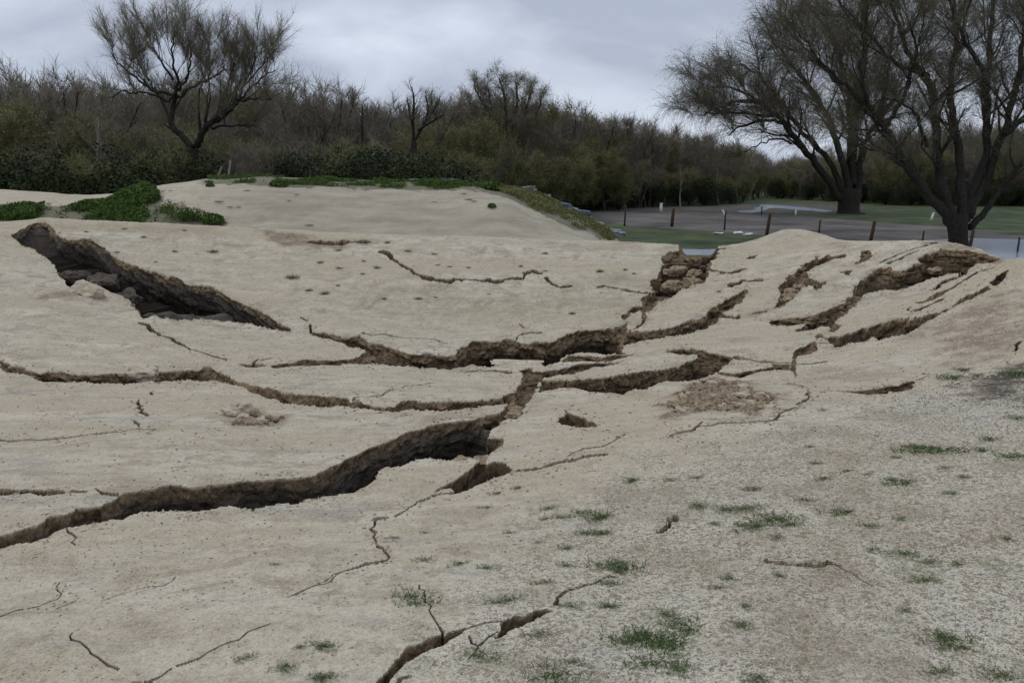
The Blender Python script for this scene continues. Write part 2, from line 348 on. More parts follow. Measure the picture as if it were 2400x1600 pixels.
# right berm: wide scarp
poly(TDl([(15,765),(100,755),(250,750),(340,745),(420,720),(470,680),(560,640),(620,600),(640,540),(680,490),(740,450),(820,410),(900,390),(915,420),(980,430),(1050,390),(1130,370),(1100,330),(1180,300),(1250,280),(1300,265),(1380,275),(1480,275),(1560,290),(1640,310),(1700,330),
          (1600,360),(1520,370),(1470,410),(1420,435),(1300,445),(1180,470),(1100,500),(1020,535),(920,565),(860,555),(780,565),(720,590),(670,640),(650,680),(610,690),(560,730),(520,770),(490,810),(540,820),(500,865),(460,870),(450,835),(380,830),(310,855),(215,865),(290,810),(150,815),(20,820)]), .8, 3.2, 0.2)
poly(TDl([(400,895),(440,905),(520,895),(620,870),(720,840),(820,800),(920,775),(1020,765),(1045,740),(1050,760),(1040,780),(1130,765),(1200,745),(1280,715),(1340,690),(1380,660),(1420,635),(1500,600),(1560,570),(1620,535),
          (1630,545),(1560,585),(1500,615),(1420,650),(1350,695),(1280,730),(1200,775),(1120,815),(1030,870),(940,885),(820,910),(770,900),(680,925),(580,950),(490,965),(450,935),(420,910)]), .6, 4.5, 0.1)
line(TDl([(365,900),(400,897),(440,912)]), 8, .12); line(TDl([(370,952),(470,948)]), 5, .1)
poly(TDl([(1625,525),(1680,460),(1760,410),(1775,415),(1740,470),(1690,515)]), .9, 6, 0.9)
poly(TDl([(1090,660),(1150,645),(1190,610),(1260,570),(1340,560),(1300,595),(1220,640),(1130,660)]), .2, 2.5)
line(TDl([(1060,725),(1120,710),(1200,675),(1280,640)]), 8, .12); line(TDl([(1045,690),(1052,730)]), 4, .1); line(TDl([(1080,770),(1100,745)]), 4, .1)
line(TDl([(1250,545),(1320,490),(1400,460),(1440,430)]), 9, .15); line(TDl([(1340,560),(1450,480),(1540,420),(1650,390)]), 5, .1)
poly(TDl([(640,375),(670,340),(690,280),(730,275),(775,305),(740,345),(680,370)]), .35, 3)
poly(TDl([(520,438),(610,432),(592,468)]), .15, 3)
line(TDl([(820,375),(950,310),(1100,260),(1250,225)]), 4, .08); line(TDl([(880,378),(1000,325),(1100,290)]), 3, .08); line(TDl([(1200,555),(1240,556)]), 4, .08)
poly(band(TDl, [(520,1304,1308),(650,1300,1320),(750,1292,1327),(870,1272,1327),(885,1262,1310),(960,1258,1312),(1040,1235,1295),(1080,1220,1245)]), .2, 2.6)
line(TDl([(1080,1222),(1150,1200),(1220,1185)]), 4, .08); line(TDl([(1280,1275),(1380,1255),(1520,1215)]), 6, .1)
line(TDl([(-20,1535),(80,1490),(110,1460),(200,1425),(240,1390),(300,1355),(310,1310)]), 10, .15)
line(TDl([(110,1250),(200,1258),(280,1280)]), 6, .1); line(TDl([(330,1305),(420,1310)]), 5, .1)
line(TG([(350,358),(400,342),(470,328)]), 11, .15); line(TG([(460,335),(490,310),(515,288)]), 8, .12); line(TG([(500,312),(650,295),(780,285),(880,280)]), 4.5, .1)
line(TG([(850,170),(885,225)]), 6, .1); line(TG([(830,970),(1080,990),(1140,975),(1200,1010),(1290,1060),(1350,1095)]), 7, .06)
line(TG([(300,830),(360,770),(385,760)]), 4, .05); line(TG([(1780,1075),(1835,1115)]), 5, .05); line(TDl([(1820,1010),(1835,985),(1860,940)]), 4, .08)

# ------------------------------------------------------------------ build the ground grid
ss = np.concatenate([np.linspace(k, k + 1, n, endpoint=False) for k, n in enumerate(seg)] + [np.array([K - 1.0])])
NR = len(ss)
AG, SG = np.meshgrid(A, ss, indexing='ij')
YG, DG = surf(AG, SG)
XG = AG * YG
ZG = E - DG + bumps(XG, YG)
print('grid', NC, NR)
gx, gy = XG.ravel(), YG.ravel()
rag1 = fbm(gx, gy, 3.2, 4, 21, 0.6); # fine crumbling keeps pace with the size of the grid cells
ci = np.repeat(np.arange(NC, dtype=float), NR); ri = np.tile(np.arange(NR, dtype=float), NC)
rag2 = fbm(ci / 17.0, ri / 7.0, 1.0, 3, 33, 0.6); rag3 = fbm(ci / 6.0, ri / 3.2, 1.0, 2, 43, 0.7)
dYg = np.gradient(YG, axis=1).ravel()
shx = np.zeros(gx.size); shy = np.zeros(gx.size)
depth = np.zeros(gx.size); grey = np.zeros(gx.size); gsum = np.zeros(gx.size)
BASE = (XG.copy(), YG.copy(), ZG.copy())

def inside(pts, x, y):
    c = np.zeros(x.shape, bool); n = len(pts); j = n - 1
    for i in range(n):
        xi, yi = pts[i]; xj, yj = pts[j]
        if yi != yj:
            c ^= ((yi > y) != (yj > y)) & (x < (xj - xi) * (y - yi) / (yj - yi) + xi)
        j = i
    return c
def segdist(pts, x, y, closed=True, near_=False):
    d = np.full(x.shape, 1e9); n = len(pts); tpar = np.zeros(x.shape); qx = np.zeros(x.shape); qy = np.zeros(x.shape)
    for i in range(n if closed else n - 1):
        ax, ay = pts[i]; bx, by = pts[(i + 1) % n]
        vx, vy = bx - ax, by - ay; L = vx * vx + vy * vy + 1e-12
        t = np.clip(((x - ax) * vx + (y - ay) * vy) / L, 0, 1)
        cx, cy = ax + t * vx, ay + t * vy
        q = np.hypot(x - cx, y - cy)
        m = q < d; d[m] = q[m]; tpar[m] = (i + t[m])
        if near_: qx[m] = cx[m]; qy[m] = cy[m]
    return (d, qx, qy) if near_ else (d, tpar)
def sdf(pts, idxs):
    x, y = gx[idxs], gy[idxs]
    ins = inside(pts, x, y); d, _ = segdist(pts, x, y)
    return np.where(ins, d, -d)
def near(pts, marg):
    p = np.array(pts)
    x0, y0 = p.min(0) - marg; x1, y1 = p.max(0) + marg
    return np.where((gx > x0) & (gx < x1) & (gy > y0) & (gy < y1))[0]
def ground_poly(p, step=14.0):
    """survey outline -> outline on the ground, with extra points"""
    q = []
    n = len(p)
    for i in range(n):
        (x0, y0), (x1, y1) = p[i], p[(i + 1) % n]
        m = max(1, int(math.hypot(x1 - x0, y1 - y0) / step))
        for k in range(m):
            q.append((x0 + (x1 - x0) * k / m, y0 + (y1 - y0) * k / m))
    return [tuple(unproj(x, y, hi=8.0)[:2]) for x, y in q]
lumpy = fbm(gx, gy, 6.0, 4, 51, 0.6)
step = np.zeros(gx.size)
for p, dmax, slope, g, jj in POLY:
    gp = ground_poly(p)
    ix = near(gp, 0.1)
    if not len(ix): continue
    x, y = gx[ix], gy[ix]
    ins = inside(gp, x, y); d, qx, qy = segdist(gp, x, y, near_=True)
    nx = (x - qx) / (d + 1e-6); ny = (y - qy) / (d + 1e-6); sg = np.where(ins, 1.0, -1.0)
    nx *= sg; ny *= sg; d = d * sg                       # n points into the crack
    if len(p) > 18:                                      # the far slab stands a little higher than the near one
        jx = near(gp, 1.3); jx = jx[gy[jx] < 20]
        dj, _, qj = segdist(gp, gx[jx], gy[jx], near_=True)
        step[jx] += np.where(inside(gp, gx[jx], gy[jx]), 0, (gy[jx] - qj) / (dj + .03) * np.exp(-dj / (.05 * gy[jx])) * .0042 * gy[jx])
    r = 0.0038 * y * (rag1[ix] * 0.9 + rag2[ix] * 0.75 + rag3[ix] * 0.35) * jj
    d = d + r
    m = d > 0
    ix = ix[m]; d = d[m]; nx = nx[m]; ny = ny[m]; y = y[m]
    # a hard crust at the lip, below that loose soil; many grid rows are gathered on the wall
    CMP = 0.15
    ss_ = slope / 2.6 * 4.6 * np.clip(1.9 / y, 0.08, .5)
    dd = np.minimum(0.010 + d * ss_ * (1 + 0.3 * lumpy[ix]), dmax * (1 + 0.15 * lumpy[ix]))
    al = gx[ix] * 0.9 + gy[ix] * 0.5
    crag = fbm(al, dd * 1.8 + gy[ix] * .25, 6.0, 3, 91, 0.6)
    ledge = fbm(al, dd * 3.0, 14.0, 2, 97, 0.7)
    dd = np.maximum(dd + np.clip(d * 6, 0, 1) * (0.03 * rag2[ix] + 0.02 * rag3[ix]) + np.clip((dd - .22) * 3, 0, 1) * 0.10 * lumpy[ix], 0.012)
    on = np.clip(d / 0.05, 0, 1)
    mv = (CMP - 1) * np.minimum(d, 0.9) + on * (0.055 * crag + 0.022 * ledge) * np.clip(y / 7, .6, 1.6)
    up = dd > depth[ix]
    depth[ix[up]] = dd[up]; grey[ix[up]] = g; shx[ix[up]] = (nx * mv)[up]; shy[ix[up]] = (ny * mv)[up]
for p, wd, dmax, g in LINE:
    gp = [tuple(unproj(x, y, hi=8.0)[:2]) for x, y in p]
    # densify in the ground plane
    Ym = np.mean([q[1] for q in gp]); wd = wd * (.72 if Ym < 7.5 else .9)
    q = []
    for i in range(len(gp) - 1):
        L = math.hypot(gp[i + 1][0] - gp[i][0], gp[i + 1][1] - gp[i][1]); m = max(1, int(L / (0.013 * Ym)))
        nx, ny = -(gp[i + 1][1] - gp[i][1]) / (L + 1e-9), (gp[i + 1][0] - gp[i][0]) / (L + 1e-9)
        for k in range(m):
            o = (rng.random() - 0.5) * 0.0095 * Ym * (k > 0)
            q.append((gp[i][0] + (gp[i + 1][0] - gp[i][0]) * k / m + nx * o, gp[i][1] + (gp[i + 1][1] - gp[i][1]) * k / m + ny * o))
    q.append(gp[-1])
    ix = near(q, 0.15)
    x, y = gx[ix], gy[ix]
    d, tp = segdist(q, x, y, False)
    i0 = np.minimum(tp.astype(int), len(q) - 2)
    qa = np.array(q); tv = qa[i0 + 1] - qa[i0]; tv /= (np.linalg.norm(tv, axis=1, keepdims=True) + 1e-9)
    # width as seen: cracks across the view need a wider gap than cracks along it
    pxm = y / FP
    f = np.abs(tv[:, 0])                         # 1 = across the view
    slopeview = np.clip(1.85 / y, 0.08, 1)
    half = 0.5 * wd * pxm * (1 + f * (0.42 / slopeview - 1).clip(0, 5))
    half = np.maximum(half * (0.85 + 0.9 * rag1[ix] + 0.8 * rag2[ix] + .4 * rag3[ix]), np.maximum(pxm * 1.3 * (1 - f), f * dYg[ix] * .85) * (rag1[ix] + .5 * rag2[ix] > (-.45 if wd < 3 else -.9)))
    e = half - d
    m = e > 0
    ix = ix[m]; e = e[m]
    dd = np.minimum(0.05 + e * 12, dmax * 1.6)
    up = dd > depth[ix]
    depth[ix[up]] = dd[up]; grey[ix[up]] = g; shx[ix[up]] = 0; shy[ix[up]] = 0
depth = depth.reshape(XG.shape)
# notch broken right through the rim
notch = np.exp(-np.clip((np.abs(XG / YG - float(ray(1604, 575)[0])) / 0.0205), 0, 9) ** 8) * np.exp(-(np.clip(np.abs(YG - 18.2) / 1.9, 0, 5)) ** 8)
tgt = E - 1.72 - 0.04 * (YG - 17)
lower = np.where(notch > 0.02, np.clip(ZG - tgt, 0, 1) * notch, 0)
depth = np.maximum(depth, lower)
ZG += np.clip(step, -.05, .06).reshape(ZG.shape)
ZB = ZG.copy()
ZG = ZG - depth
ZG += ((0.008 * fbm(gx, gy, 8.0, 3, 71) - 0.010 * np.clip(fbm(gx, gy, 3.3, 4, 73, .65) - .12, 0, 1) + 0.0012 * np.clip(gy / 4, .5, 3) * rag3) ).reshape(XG.shape) * (YG < 20)

# ------- masks (soil colours; the mound face also holds painted shade)
def mask(p, soft, marg=None, hi=8.0, ragged=1.0, lo=0.0):
    gp = [tuple(unproj(x, y, lo=lo, hi=hi)[:2]) for x, y in p]
    ix = near(gp, soft * 2)
    o = np.zeros(gx.size)
    if len(ix):
        d = sdf(gp, ix) + ragged * soft * (rag1[ix] + 0.6 * rag2[ix])
        o[ix] = np.clip(d / soft + 0.5, 0, 1)
    return o
gravel = mask([(1050,1700),(1180,1300),(1330,1150),(1480,1060),(1750,1000),(1950,950),(2120,900),(2250,870),(2500,850),(2900,900),(2900,1700)], 0.5, ragged=0.9)
brown = np.zeros(gx.size)
for p, s, amt in [
    (TG([(330,200),(420,130),(560,60),(700,90),(830,140),(860,200),(760,250),(560,240),(380,260)]), .25, 1.0),
    (TE([(1180,200),(1230,130),(1330,120),(1400,160),(1530,150),(1520,210),(1350,235),(1210,225)]), .12, .9),
    (TB([(-300,250),(-100,270),(60,300),(160,340),(460,330),(470,350),(200,385),(60,370),(-150,350)]), .3, 1.0),
    (TDl([(1150,860),(1300,760),(1500,700),(1700,600),(1900,620),(1900,900),(1650,1010),(1400,1080),(1330,1040),(1500,950)]), .7, .8),
    (TDl([(1330,1040),(1450,1000),(1580,1010),(1500,1060),(1380,1080)]), .25, .8),
    (TA([(380,220),(900,225),(1500,240),(1550,300),(1100,300),(700,280),(400,290)]), .4, .45),
    (TDl([(200,1190),(420,1130),(700,1130),(1000,1170),(850,1230),(500,1240),(250,1260)]), .3, .4),
    (TDl([(1100,230),(1400,215),(1700,290),(1750,340),(1650,330),(1500,270),(1250,250)]), .2, .8),
    (TDl([(400,230),(520,215),(640,235),(560,260),(420,260)]), .2, .6),
    (TA([(230,740),(330,690),(440,670),(500,690),(480,715),(330,730)]), .1, .7),
    (TB([(1750,370),(1950,360),(2352,350),(2352,400),(1900,410)]), .2, .4),
    (TC([(940,1080),(1130,1065),(1160,1090),(1000,1100)]), .15, .5),
    (TG([(1430,800),(1650,790),(1900,860),(1850,960),(1600,930),(1450,860)]), .4, .4),
    (TG([(270,800),(400,900),(380,960),(150,1000),(120,950)]), .25, .35),
    (TG([(1030,970),(1150,960),(1330,1040),(1800,1110),(1500,1130),(1280,1090)]), .25, .5)]:
    brown = np.maximum(brown, amt * mask(p, s))
dark = mask(TDl([(1450,1190),(1600,1170),(1950,1080),(1950,1370),(1700,1350),(1560,1300)]), .3)
green = np.zeros(gx.size)
for p, s, amt in [
    (TB([(150,700),(600,690),(1000,650),(1500,690),(1900,600),(2352,700),(2300,830),(1700,880),(900,900),(300,860)]), .8, .55),
    (TC([(0,600),(360,640),(380,760),(200,880),(0,900)]), .5, .5),
    (TC([(450,430),(1100,430),(1300,470),(900,620),(850,560)]), .4, .25),
    (TE([(0,1350),(300,1380),(200,1480),(0,1500)]), .3, .25)]:
    green = np.maximum(green, amt * mask(p, s))
gveg = np.zeros(gx.size)     # green cover low on the soil
for p, s, lo, hi in [
    ([(-200,470),(100,470),(200,480),(290,455),(345,440),(380,470),(440,500),(510,515),(515,524),(300,519),(100,512),(-200,520)], .5, 8.6, 13),
    ([(470,424),(480,405),(640,404),(1110,410),(1160,432),(1230,470),(1400,540),(1390,560),(1320,526),(1250,495),(1150,448),(1095,437),(900,434),(800,431),(640,428)], .7, 8.6, 13)]:
    gveg = np.maximum(gveg, mask(p, s, lo=lo, hi=hi, ragged=0.8))
flank = mask([(1110,428),(1180,430),(1250,450),(1360,503),(1420,545),(1400,560),(1330,530),(1240,490),(1160,448)], .5, lo=8.6, hi=13)
# the occluded back and foot of the mound are overgrown
back = ((SG.ravel() > 12.2) & (SG.ravel() < 14)).astype(float)
gveg = np.maximum(gveg, np.maximum(back, 0.75 * flank))
faceg = np.clip((SG.ravel() - 9.2) * 4, 0, 1) * np.clip((11.25 - SG.ravel()) * 6, 0, 1) * np.clip((AG.ravel() + 0.40) * 14, 0, 1)  # mound face: grey sediment, its weaker sky light painted in as well

ZG += (np.clip(brown - .35, 0, 1) * (0.03 * rag2 + 0.03 * rag3)).reshape(XG.shape)
ZG += (faceg * (0.05 * fbm(gx, gy, .9, 3, 111) + .02 * fbm(gx, gy * .5, 3.5, 3, 113))).reshape(XG.shape)
XG = XG + shx.reshape(XG.shape); YG = YG + shy.reshape(YG.shape)
idx = np.arange(NC * NR).reshape(NC, NR)
F = np.stack([idx[:-1, :-1], idx[1:, :-1], idx[1:, 1:], idx[:-1, 1:]], -1).reshape(-1, 4)
V = np.stack([XG, YG, ZG], -1).reshape(-1, 3)

# ------------------------------------------------------------------ materials
def mat(name):
    m = bpy.data.materials.new(name); m.use_nodes = True
    return m, m.node_tree, m.node_tree.nodes['Principled BSDF']
def rgb(c): return (c[0], c[1], c[2], 1)
def mixc(nt, fac, a, b, bt='MIX'):
    n = nt.nodes.new('ShaderNodeMix'); n.data_type = 'RGBA'; n.blend_type = bt
    for s, v in ((0, fac), (6, a), (7, b)):
        if isinstance(v, (int, float)): n.inputs[s].default_value = v
        elif isinstance(v, tuple): n.inputs[s].default_value = rgb(v)
        else: nt.links.new(v, n.inputs[s])
    return n.outputs[2]
def noise_n(nt, vec, scale, detail=3, rough=0.5, dist=0.0):
    n = nt.nodes.new('ShaderNodeTexNoise'); n.inputs['Scale'].default_value = scale; n.inputs['Detail'].default_value = detail
    n.inputs['Roughness'].default_value = rough; n.inputs['Distortion'].default_value = dist
    nt.links.new(vec, n.inputs['Vector']); return n.outputs[0]
def ramp(nt, v, p0, p1, a=0.0, b=1.0):
    n = nt.nodes.new('ShaderNodeMapRange'); n.inputs[1].default_value = p0; n.inputs[2].default_value = p1
    n.inputs[3].default_value = a; n.inputs[4].default_value = b
    nt.links.new(v, n.inputs[0]); return n.outputs[0]
def math_n(nt, op, a, b=None, clamp=False):
    n = nt.nodes.new('ShaderNodeMath'); n.operation = op; n.use_clamp = clamp
    for i, v in enumerate((a, b)):
        if v is None: continue
        if isinstance(v, (int, float)): n.inputs[i].default_value = v
        else: nt.links.new(v, n.inputs[i])
    return n.outputs[0]
def attr(nt, nm):
    n = nt.nodes.new('ShaderNodeAttribute'); n.attribute_name = nm; return n.outputs['Fac']

mg, nt, bs = mat('sandy_soil')
g = nt.nodes.new('ShaderNodeNewGeometry').outputs['Position']
mpn = nt.nodes.new('ShaderNodeMapping'); mpn.inputs['Scale'].default_value = (0.35, 1.3, 1.0); mpn.inputs['Rotation'].default_value = (0, 0, -0.35)
nt.links.new(g, mpn.inputs[0]); gs = mpn.outputs[0]
big = noise_n(nt, gs, 1.1, 5, 0.6, 0.3)
streak = noise_n(nt, gs, 7.0, 4, 0.65)
fine = noise_n(nt, g, 45.0, 3, 0.7)
vfine = noise_n(nt, g, 170.0, 2, 0.7)
c = mixc(nt, ramp(nt, big, .35, .66), (0.415, 0.355, 0.255), (0.54, 0.49, 0.375))
c = mixc(nt, math_n(nt, 'MULTIPLY', ramp(nt, streak, .52, .72), 0.5), c, (0.27, 0.205, 0.15))
mid = noise_n(nt, g, 3.2, 6, .72)
c = mixc(nt, math_n(nt, 'MULTIPLY', ramp(nt, mid, .49, .6), 0.6), c, (0.27, 0.22, 0.15))
c = mixc(nt, math_n(nt, 'MULTIPLY', ramp(nt, mid, .47, .36), 0.4), c, (0.50, 0.47, 0.39))
patch = noise_n(nt, g, 1.9, 6, .78, .5)
c = mixc(nt, ramp(nt, patch, .53, .61, 0, .75), c, (0.22, 0.165, 0.10))
patch2 = noise_n(nt, gs, 2.7, 6, .75, .4)
c = mixc(nt, ramp(nt, patch2, .54, .62, 0, .6), c, (0.25, 0.235, 0.215))
warm = noise_n(nt, gs, .55, 4, .6, .6)
c = mixc(nt, ramp(nt, warm, .44, .56, 0, .75), c, mixc(nt, mid, (0.31, 0.245, 0.155), (0.46, 0.39, 0.27)))
mott = noise_n(nt, g, 11.0, 6, .8)
c = mixc(nt, math_n(nt, 'MULTIPLY', ramp(nt, mott, .52, .66), 0.6), c, (0.24, 0.19, 0.145))
c = mixc(nt, math_n(nt, 'MULTIPLY', ramp(nt, mott, .46, .32), 0.3), c, (0.56, 0.52, 0.43))
c = mixc(nt, math_n(nt, 'MULTIPLY', ramp(nt, streak, .5, .28), 0.35), c, (0.54, 0.49, 0.38))
gt = attr(nt, 'green')
c = mixc(nt, math_n(nt, 'MULTIPLY', gt, ramp(nt, noise_n(nt, g, 5.0, 5, .75), .4, .58)), c, (0.19, 0.195, 0.09))
br = attr(nt, 'brown')
c = mixc(nt, math_n(nt, 'MULTIPLY', br, ramp(nt, noise_n(nt, gs, 6.0, 5, .8), .32, .48)), c, mixc(nt, ramp(nt, mott, .4, .6), (0.12, 0.07, 0.04), (0.24, 0.16, 0.10)))
# stones
def vor(scale, rnd=1.0, feature='F1'):
    v = nt.nodes.new('ShaderNodeTexVoronoi'); v.inputs['Scale'].default_value = scale; v.feature = feature
    nt.links.new(g, v.inputs['Vector']); return v
v1 = vor(165.0); sepc = nt.nodes.new('ShaderNodeSeparateColor'); nt.links.new(v1.outputs['Color'], sepc.inputs[0])
gr = attr(nt, 'gravel')
sp_w = math_n(nt, 'GREATER_THAN', sepc.outputs[0], 0.55)
sp_d = math_n(nt, 'LESS_THAN', sepc.outputs[0], 0.24)
c = mixc(nt, math_n(nt, 'MULTIPLY', sp_w, ramp(nt, gr, 0, 1, 0.16, 0.55)), c, (0.70, 0.66, 0.54))
v3 = vor(62.0); sep3 = nt.nodes.new('ShaderNodeSeparateColor'); nt.links.new(v3.outputs['Color'], sep3.inputs[0])
c = mixc(nt, math_n(nt, 'MULTIPLY', math_n(nt, 'GREATER_THAN', sep3.outputs[0], 0.68), ramp(nt, gr, 0, 1, 0.05, 0.5)), c, (0.66, 0.61, 0.48))
c = mixc(nt, math_n(nt, 'MULTIPLY', math_n(nt, 'LESS_THAN', sep3.outputs[0], 0.20), ramp(nt, gr, 0, 1, 0.14, 0.55)), c, (0.15, 0.12, 0.09))
c = mixc(nt, math_n(nt, 'MULTIPLY', sp_d, ramp(nt, gr, 0, 1, 0.22, 0.55)), c, (0.13, 0.10, 0.065))
c = mixc(nt, math_n(nt, 'MULTIPLY', gr, ramp(nt, noise_n(nt, g, 1.3, 5, .7), .47, .62, 0, .55)), c, (0.26, 0.205, 0.14))
c = mixc(nt, math_n(nt, 'MULTIPLY', gr, ramp(nt, noise_n(nt, g, 4.0, 5, .7), .56, .68, 0, .6)), c, (0.19, 0.20, 0.10))
c = mixc(nt, math_n(nt, 'MULTIPLY', attr(nt, 'dark'), ramp(nt, noise_n(nt, g, 12.0, 4, .7), .3, .5, .7, 1.0)), c, (0.06, 0.048, 0.038))
c = mixc(nt, math_n(nt, 'MULTIPLY', attr(nt, 'face'), 0.7), c, mixc(nt, ramp(nt, noise_n(nt, gs, 1.6, 6, .7), .35, .65), (0.21, 0.185, 0.14), (0.39, 0.355, 0.275)))
# bigger dark specks everywhere
v2 = vor(34.0); sep2 = nt.nodes.new('ShaderNodeSeparateColor'); nt.links.new(v2.outputs['Color'], sep2.inputs[0])
spk = math_n(nt, 'MULTIPLY', math_n(nt, 'LESS_THAN', v2.outputs['Distance'], 0.30), math_n(nt, 'LESS_THAN', sep2.outputs[1], 0.045))
c = mixc(nt, math_n(nt, 'MULTIPLY', spk, 0.6), c, (0.12, 0.10, 0.085))
c = mixc(nt, math_n(nt, 'MULTIPLY', ramp(nt, fine, .3, .7), 0.28), c, (0.22, 0.18, 0.13))
c = mixc(nt, math_n(nt, 'MULTIPLY', ramp(nt, vfine, .60, .72), 0.3), c, (0.62, 0.58, 0.50))
# weeds cover
vg = attr(nt, 'veg')
vcol = mixc(nt, noise_n(nt, g, 6.0, 4, .7), (0.02, 0.04, 0.012), (0.09, 0.10, 0.04))
vcol = mixc(nt, attr(nt, 'flank'), vcol, mixc(nt, ramp(nt, noise_n(nt, g, 2.5, 4, .7), .4, .6), (0.05, 0.042, 0.03), (0.035, 0.055, 0.018)))
vm = ramp(nt, math_n(nt, 'ADD', vg, math_n(nt, 'MULTIPLY', math_n(nt, 'SUBTRACT', noise_n(nt, g, 3.0, 5, .75), 0.5), 1.4)), .35, .6)
vm = math_n(nt, 'MULTIPLY', vm, math_n(nt, 'GREATER_THAN', vg, 0.02))
c = mixc(nt, math_n(nt, 'MULTIPLY', vm, .7), c, mixc(nt, .35, vcol, (0.06, 0.045, 0.028)))
# cut faces in the cracks: topsoil, brown subsoil, grey silt below, crack shade painted in
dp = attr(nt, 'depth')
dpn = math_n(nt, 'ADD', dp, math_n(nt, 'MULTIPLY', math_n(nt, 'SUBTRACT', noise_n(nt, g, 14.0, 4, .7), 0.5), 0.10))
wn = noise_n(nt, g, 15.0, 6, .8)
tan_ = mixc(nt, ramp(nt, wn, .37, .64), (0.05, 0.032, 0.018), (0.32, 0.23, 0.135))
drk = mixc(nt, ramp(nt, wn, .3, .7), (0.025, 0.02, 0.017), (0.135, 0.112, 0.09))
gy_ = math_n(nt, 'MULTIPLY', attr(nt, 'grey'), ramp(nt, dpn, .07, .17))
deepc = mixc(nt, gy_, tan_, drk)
deepc = mixc(nt, ramp(nt, dpn, .15, .38, 0, .85), deepc, (0.022, 0.016, 0.011))  # shade at the foot of the walls, painted near-black by depth
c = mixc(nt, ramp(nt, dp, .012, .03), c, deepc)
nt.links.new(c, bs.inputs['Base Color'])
bs.inputs['Roughness'].default_value = 0.97; bs.inputs['Specular IOR Level'].default_value = 0.15
bm = nt.nodes.new('ShaderNodeBump'); bm.inputs['Strength'].default_value = 0.7; bm.inputs['Distance'].default_value = 0.018
hgt = math_n(nt, 'ADD', math_n(nt, 'MULTIPLY', fine, 1.0), math_n(nt, 'MULTIPLY', v1.outputs['Distance'], math_n(nt, 'MULTIPLY', gr, -0.6)))
hgt = math_n(nt, 'ADD', hgt, math_n(nt, 'MULTIPLY', math_n(nt, 'MULTIPLY', wn, ramp(nt, dp, .02, .05)), 4.0))
nt.links.new(hgt, bm.inputs['Height']); nt.links.new(bm.outputs[0], bs.inputs['Normal'])

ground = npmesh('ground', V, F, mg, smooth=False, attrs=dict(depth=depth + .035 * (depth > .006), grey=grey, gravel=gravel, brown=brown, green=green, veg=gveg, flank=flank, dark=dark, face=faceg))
tag(ground, kind='structure')
ground['label'] = 'pale sandy ground with wide branching cracks and a bowl shape'

def simple(name, c1, c2, scale=8.0, rough=0.9, bump=0.0, detail=4, spec=0.2):
    m, nt, b = mat(name)
    tcn = nt.nodes.new('ShaderNodeTexCoord').outputs['Object']
    n = noise_n(nt, tcn, scale, detail, .65)
    nt.links.new(mixc(nt, ramp(nt, n, .32, .68), c1, c2), b.inputs['Base Color'])
    b.inputs['Roughness'].default_value = rough; b.inputs['Specular IOR Level'].default_value = spec
    if bump:
        bmn = nt.nodes.new('ShaderNodeBump'); bmn.inputs['Strength'].default_value = 0.8; bmn.inputs['Distance'].default_value = bump
        nt.links.new(n, bmn.inputs['Height']); nt.links.new(bmn.outputs[0], b.inputs['Normal'])
    return m
M_grassfield = simple('field_grass', (0.010, 0.022, 0.006), (0.075, 0.09, 0.034), .45, bump=.03, detail=8)
M_road = simple('grey_gravel', (0.035, 0.031, 0.03), (0.15, 0.13, 0.118), .22, bump=.02, detail=9)
M_mud = simple('river_mud', (0.05, 0.04, 0.035), (0.09, 0.075, 0.065), .5, bump=.03)
M_bark = simple('dark_bark', (0.012, 0.010, 0.008), (0.035, 0.029, 0.022), 7, bump=.02)
M_barkl = simple('pale_grey_bark', (0.07, 0.062, 0.05), (0.17, 0.15, 0.12), 3)
M_palebark = simple('pale_bark', (0.14, 0.125, 0.10), (0.30, 0.27, 0.22), 3)
M_twig = simple('brown_twigs', (0.08, 0.068, 0.047), (0.15, 0.13, 0.09), .5)
M_twigp = simple('pale_twigs', (0.13, 0.115, 0.08), (0.22, 0.195, 0.14), .5)
M_twig2 = simple('olive_twigs', (0.115, 0.11, 0.048), (0.21, 0.195, 0.09), .5)
M_twigb = simple('grey_twigs', (0.13, 0.11, 0.083), (0.235, 0.20, 0.155), .5)
M_leaf = simple('olive_leaves', (0.10, 0.10, 0.038), (0.19, 0.185, 0.075), .8)
M_dleaf = simple('dark_evergreen_leaves', (0.012, 0.018, 0.008), (0.045, 0.055, 0.022), .9)
M_gleaf = simple('weed_leaves', (0.025, 0.055, 0.010), (0.095, 0.145, 0.03), 5)
M_gblade = simple('grass_blades', (0.035, 0.068, 0.016), (0.11, 0.15, 0.045), 9)
M_wood = simple('weathered_post_wood', (0.045, 0.028, 0.016), (0.085, 0.055, 0.03), 6, bump=.004)
M_metal = simple('rusty_steel', (0.03, 0.025, 0.022), (0.06, 0.045, 0.035), 12, rough=.7)
M_white = simple('white_paint', (0.55, 0.57, 0.56), (0.7, 0.72, 0.7), 6, rough=.6)
M_stone = simple('grey_concrete', (0.10, 0.11, 0.12), (0.22, 0.23, 0.24), 5, bump=.01)
M_stoned = simple('blue_grey_stone', (0.05, 0.065, 0.08), (0.11, 0.13, 0.15), 5, bump=.01)
M_clod = simple('pale_soil_clod', (0.30, 0.24, 0.17), (0.48, 0.42, 0.32), 9, bump=.01)
M_clodb = simple('brown_soil_clod', (0.09, 0.06, 0.035), (0.36, 0.28, 0.18), 16, bump=.01)
M_dclod = simple('dark_damp_soil', (0.03, 0.024, 0.019), (0.10, 0.08, 0.06), 9, bump=.01)
M_pebw = simple('pale_pebbles', (0.45, 0.42, 0.37), (0.68, 0.65, 0.6), 40)
M_pebd = simple('dark_pebbles', (0.06, 0.055, 0.05), (0.2, 0.16, 0.12), 40)
M_dead = simple('dead_wood', (0.12, 0.10, 0.08), (0.2, 0.17, 0.14), 5)
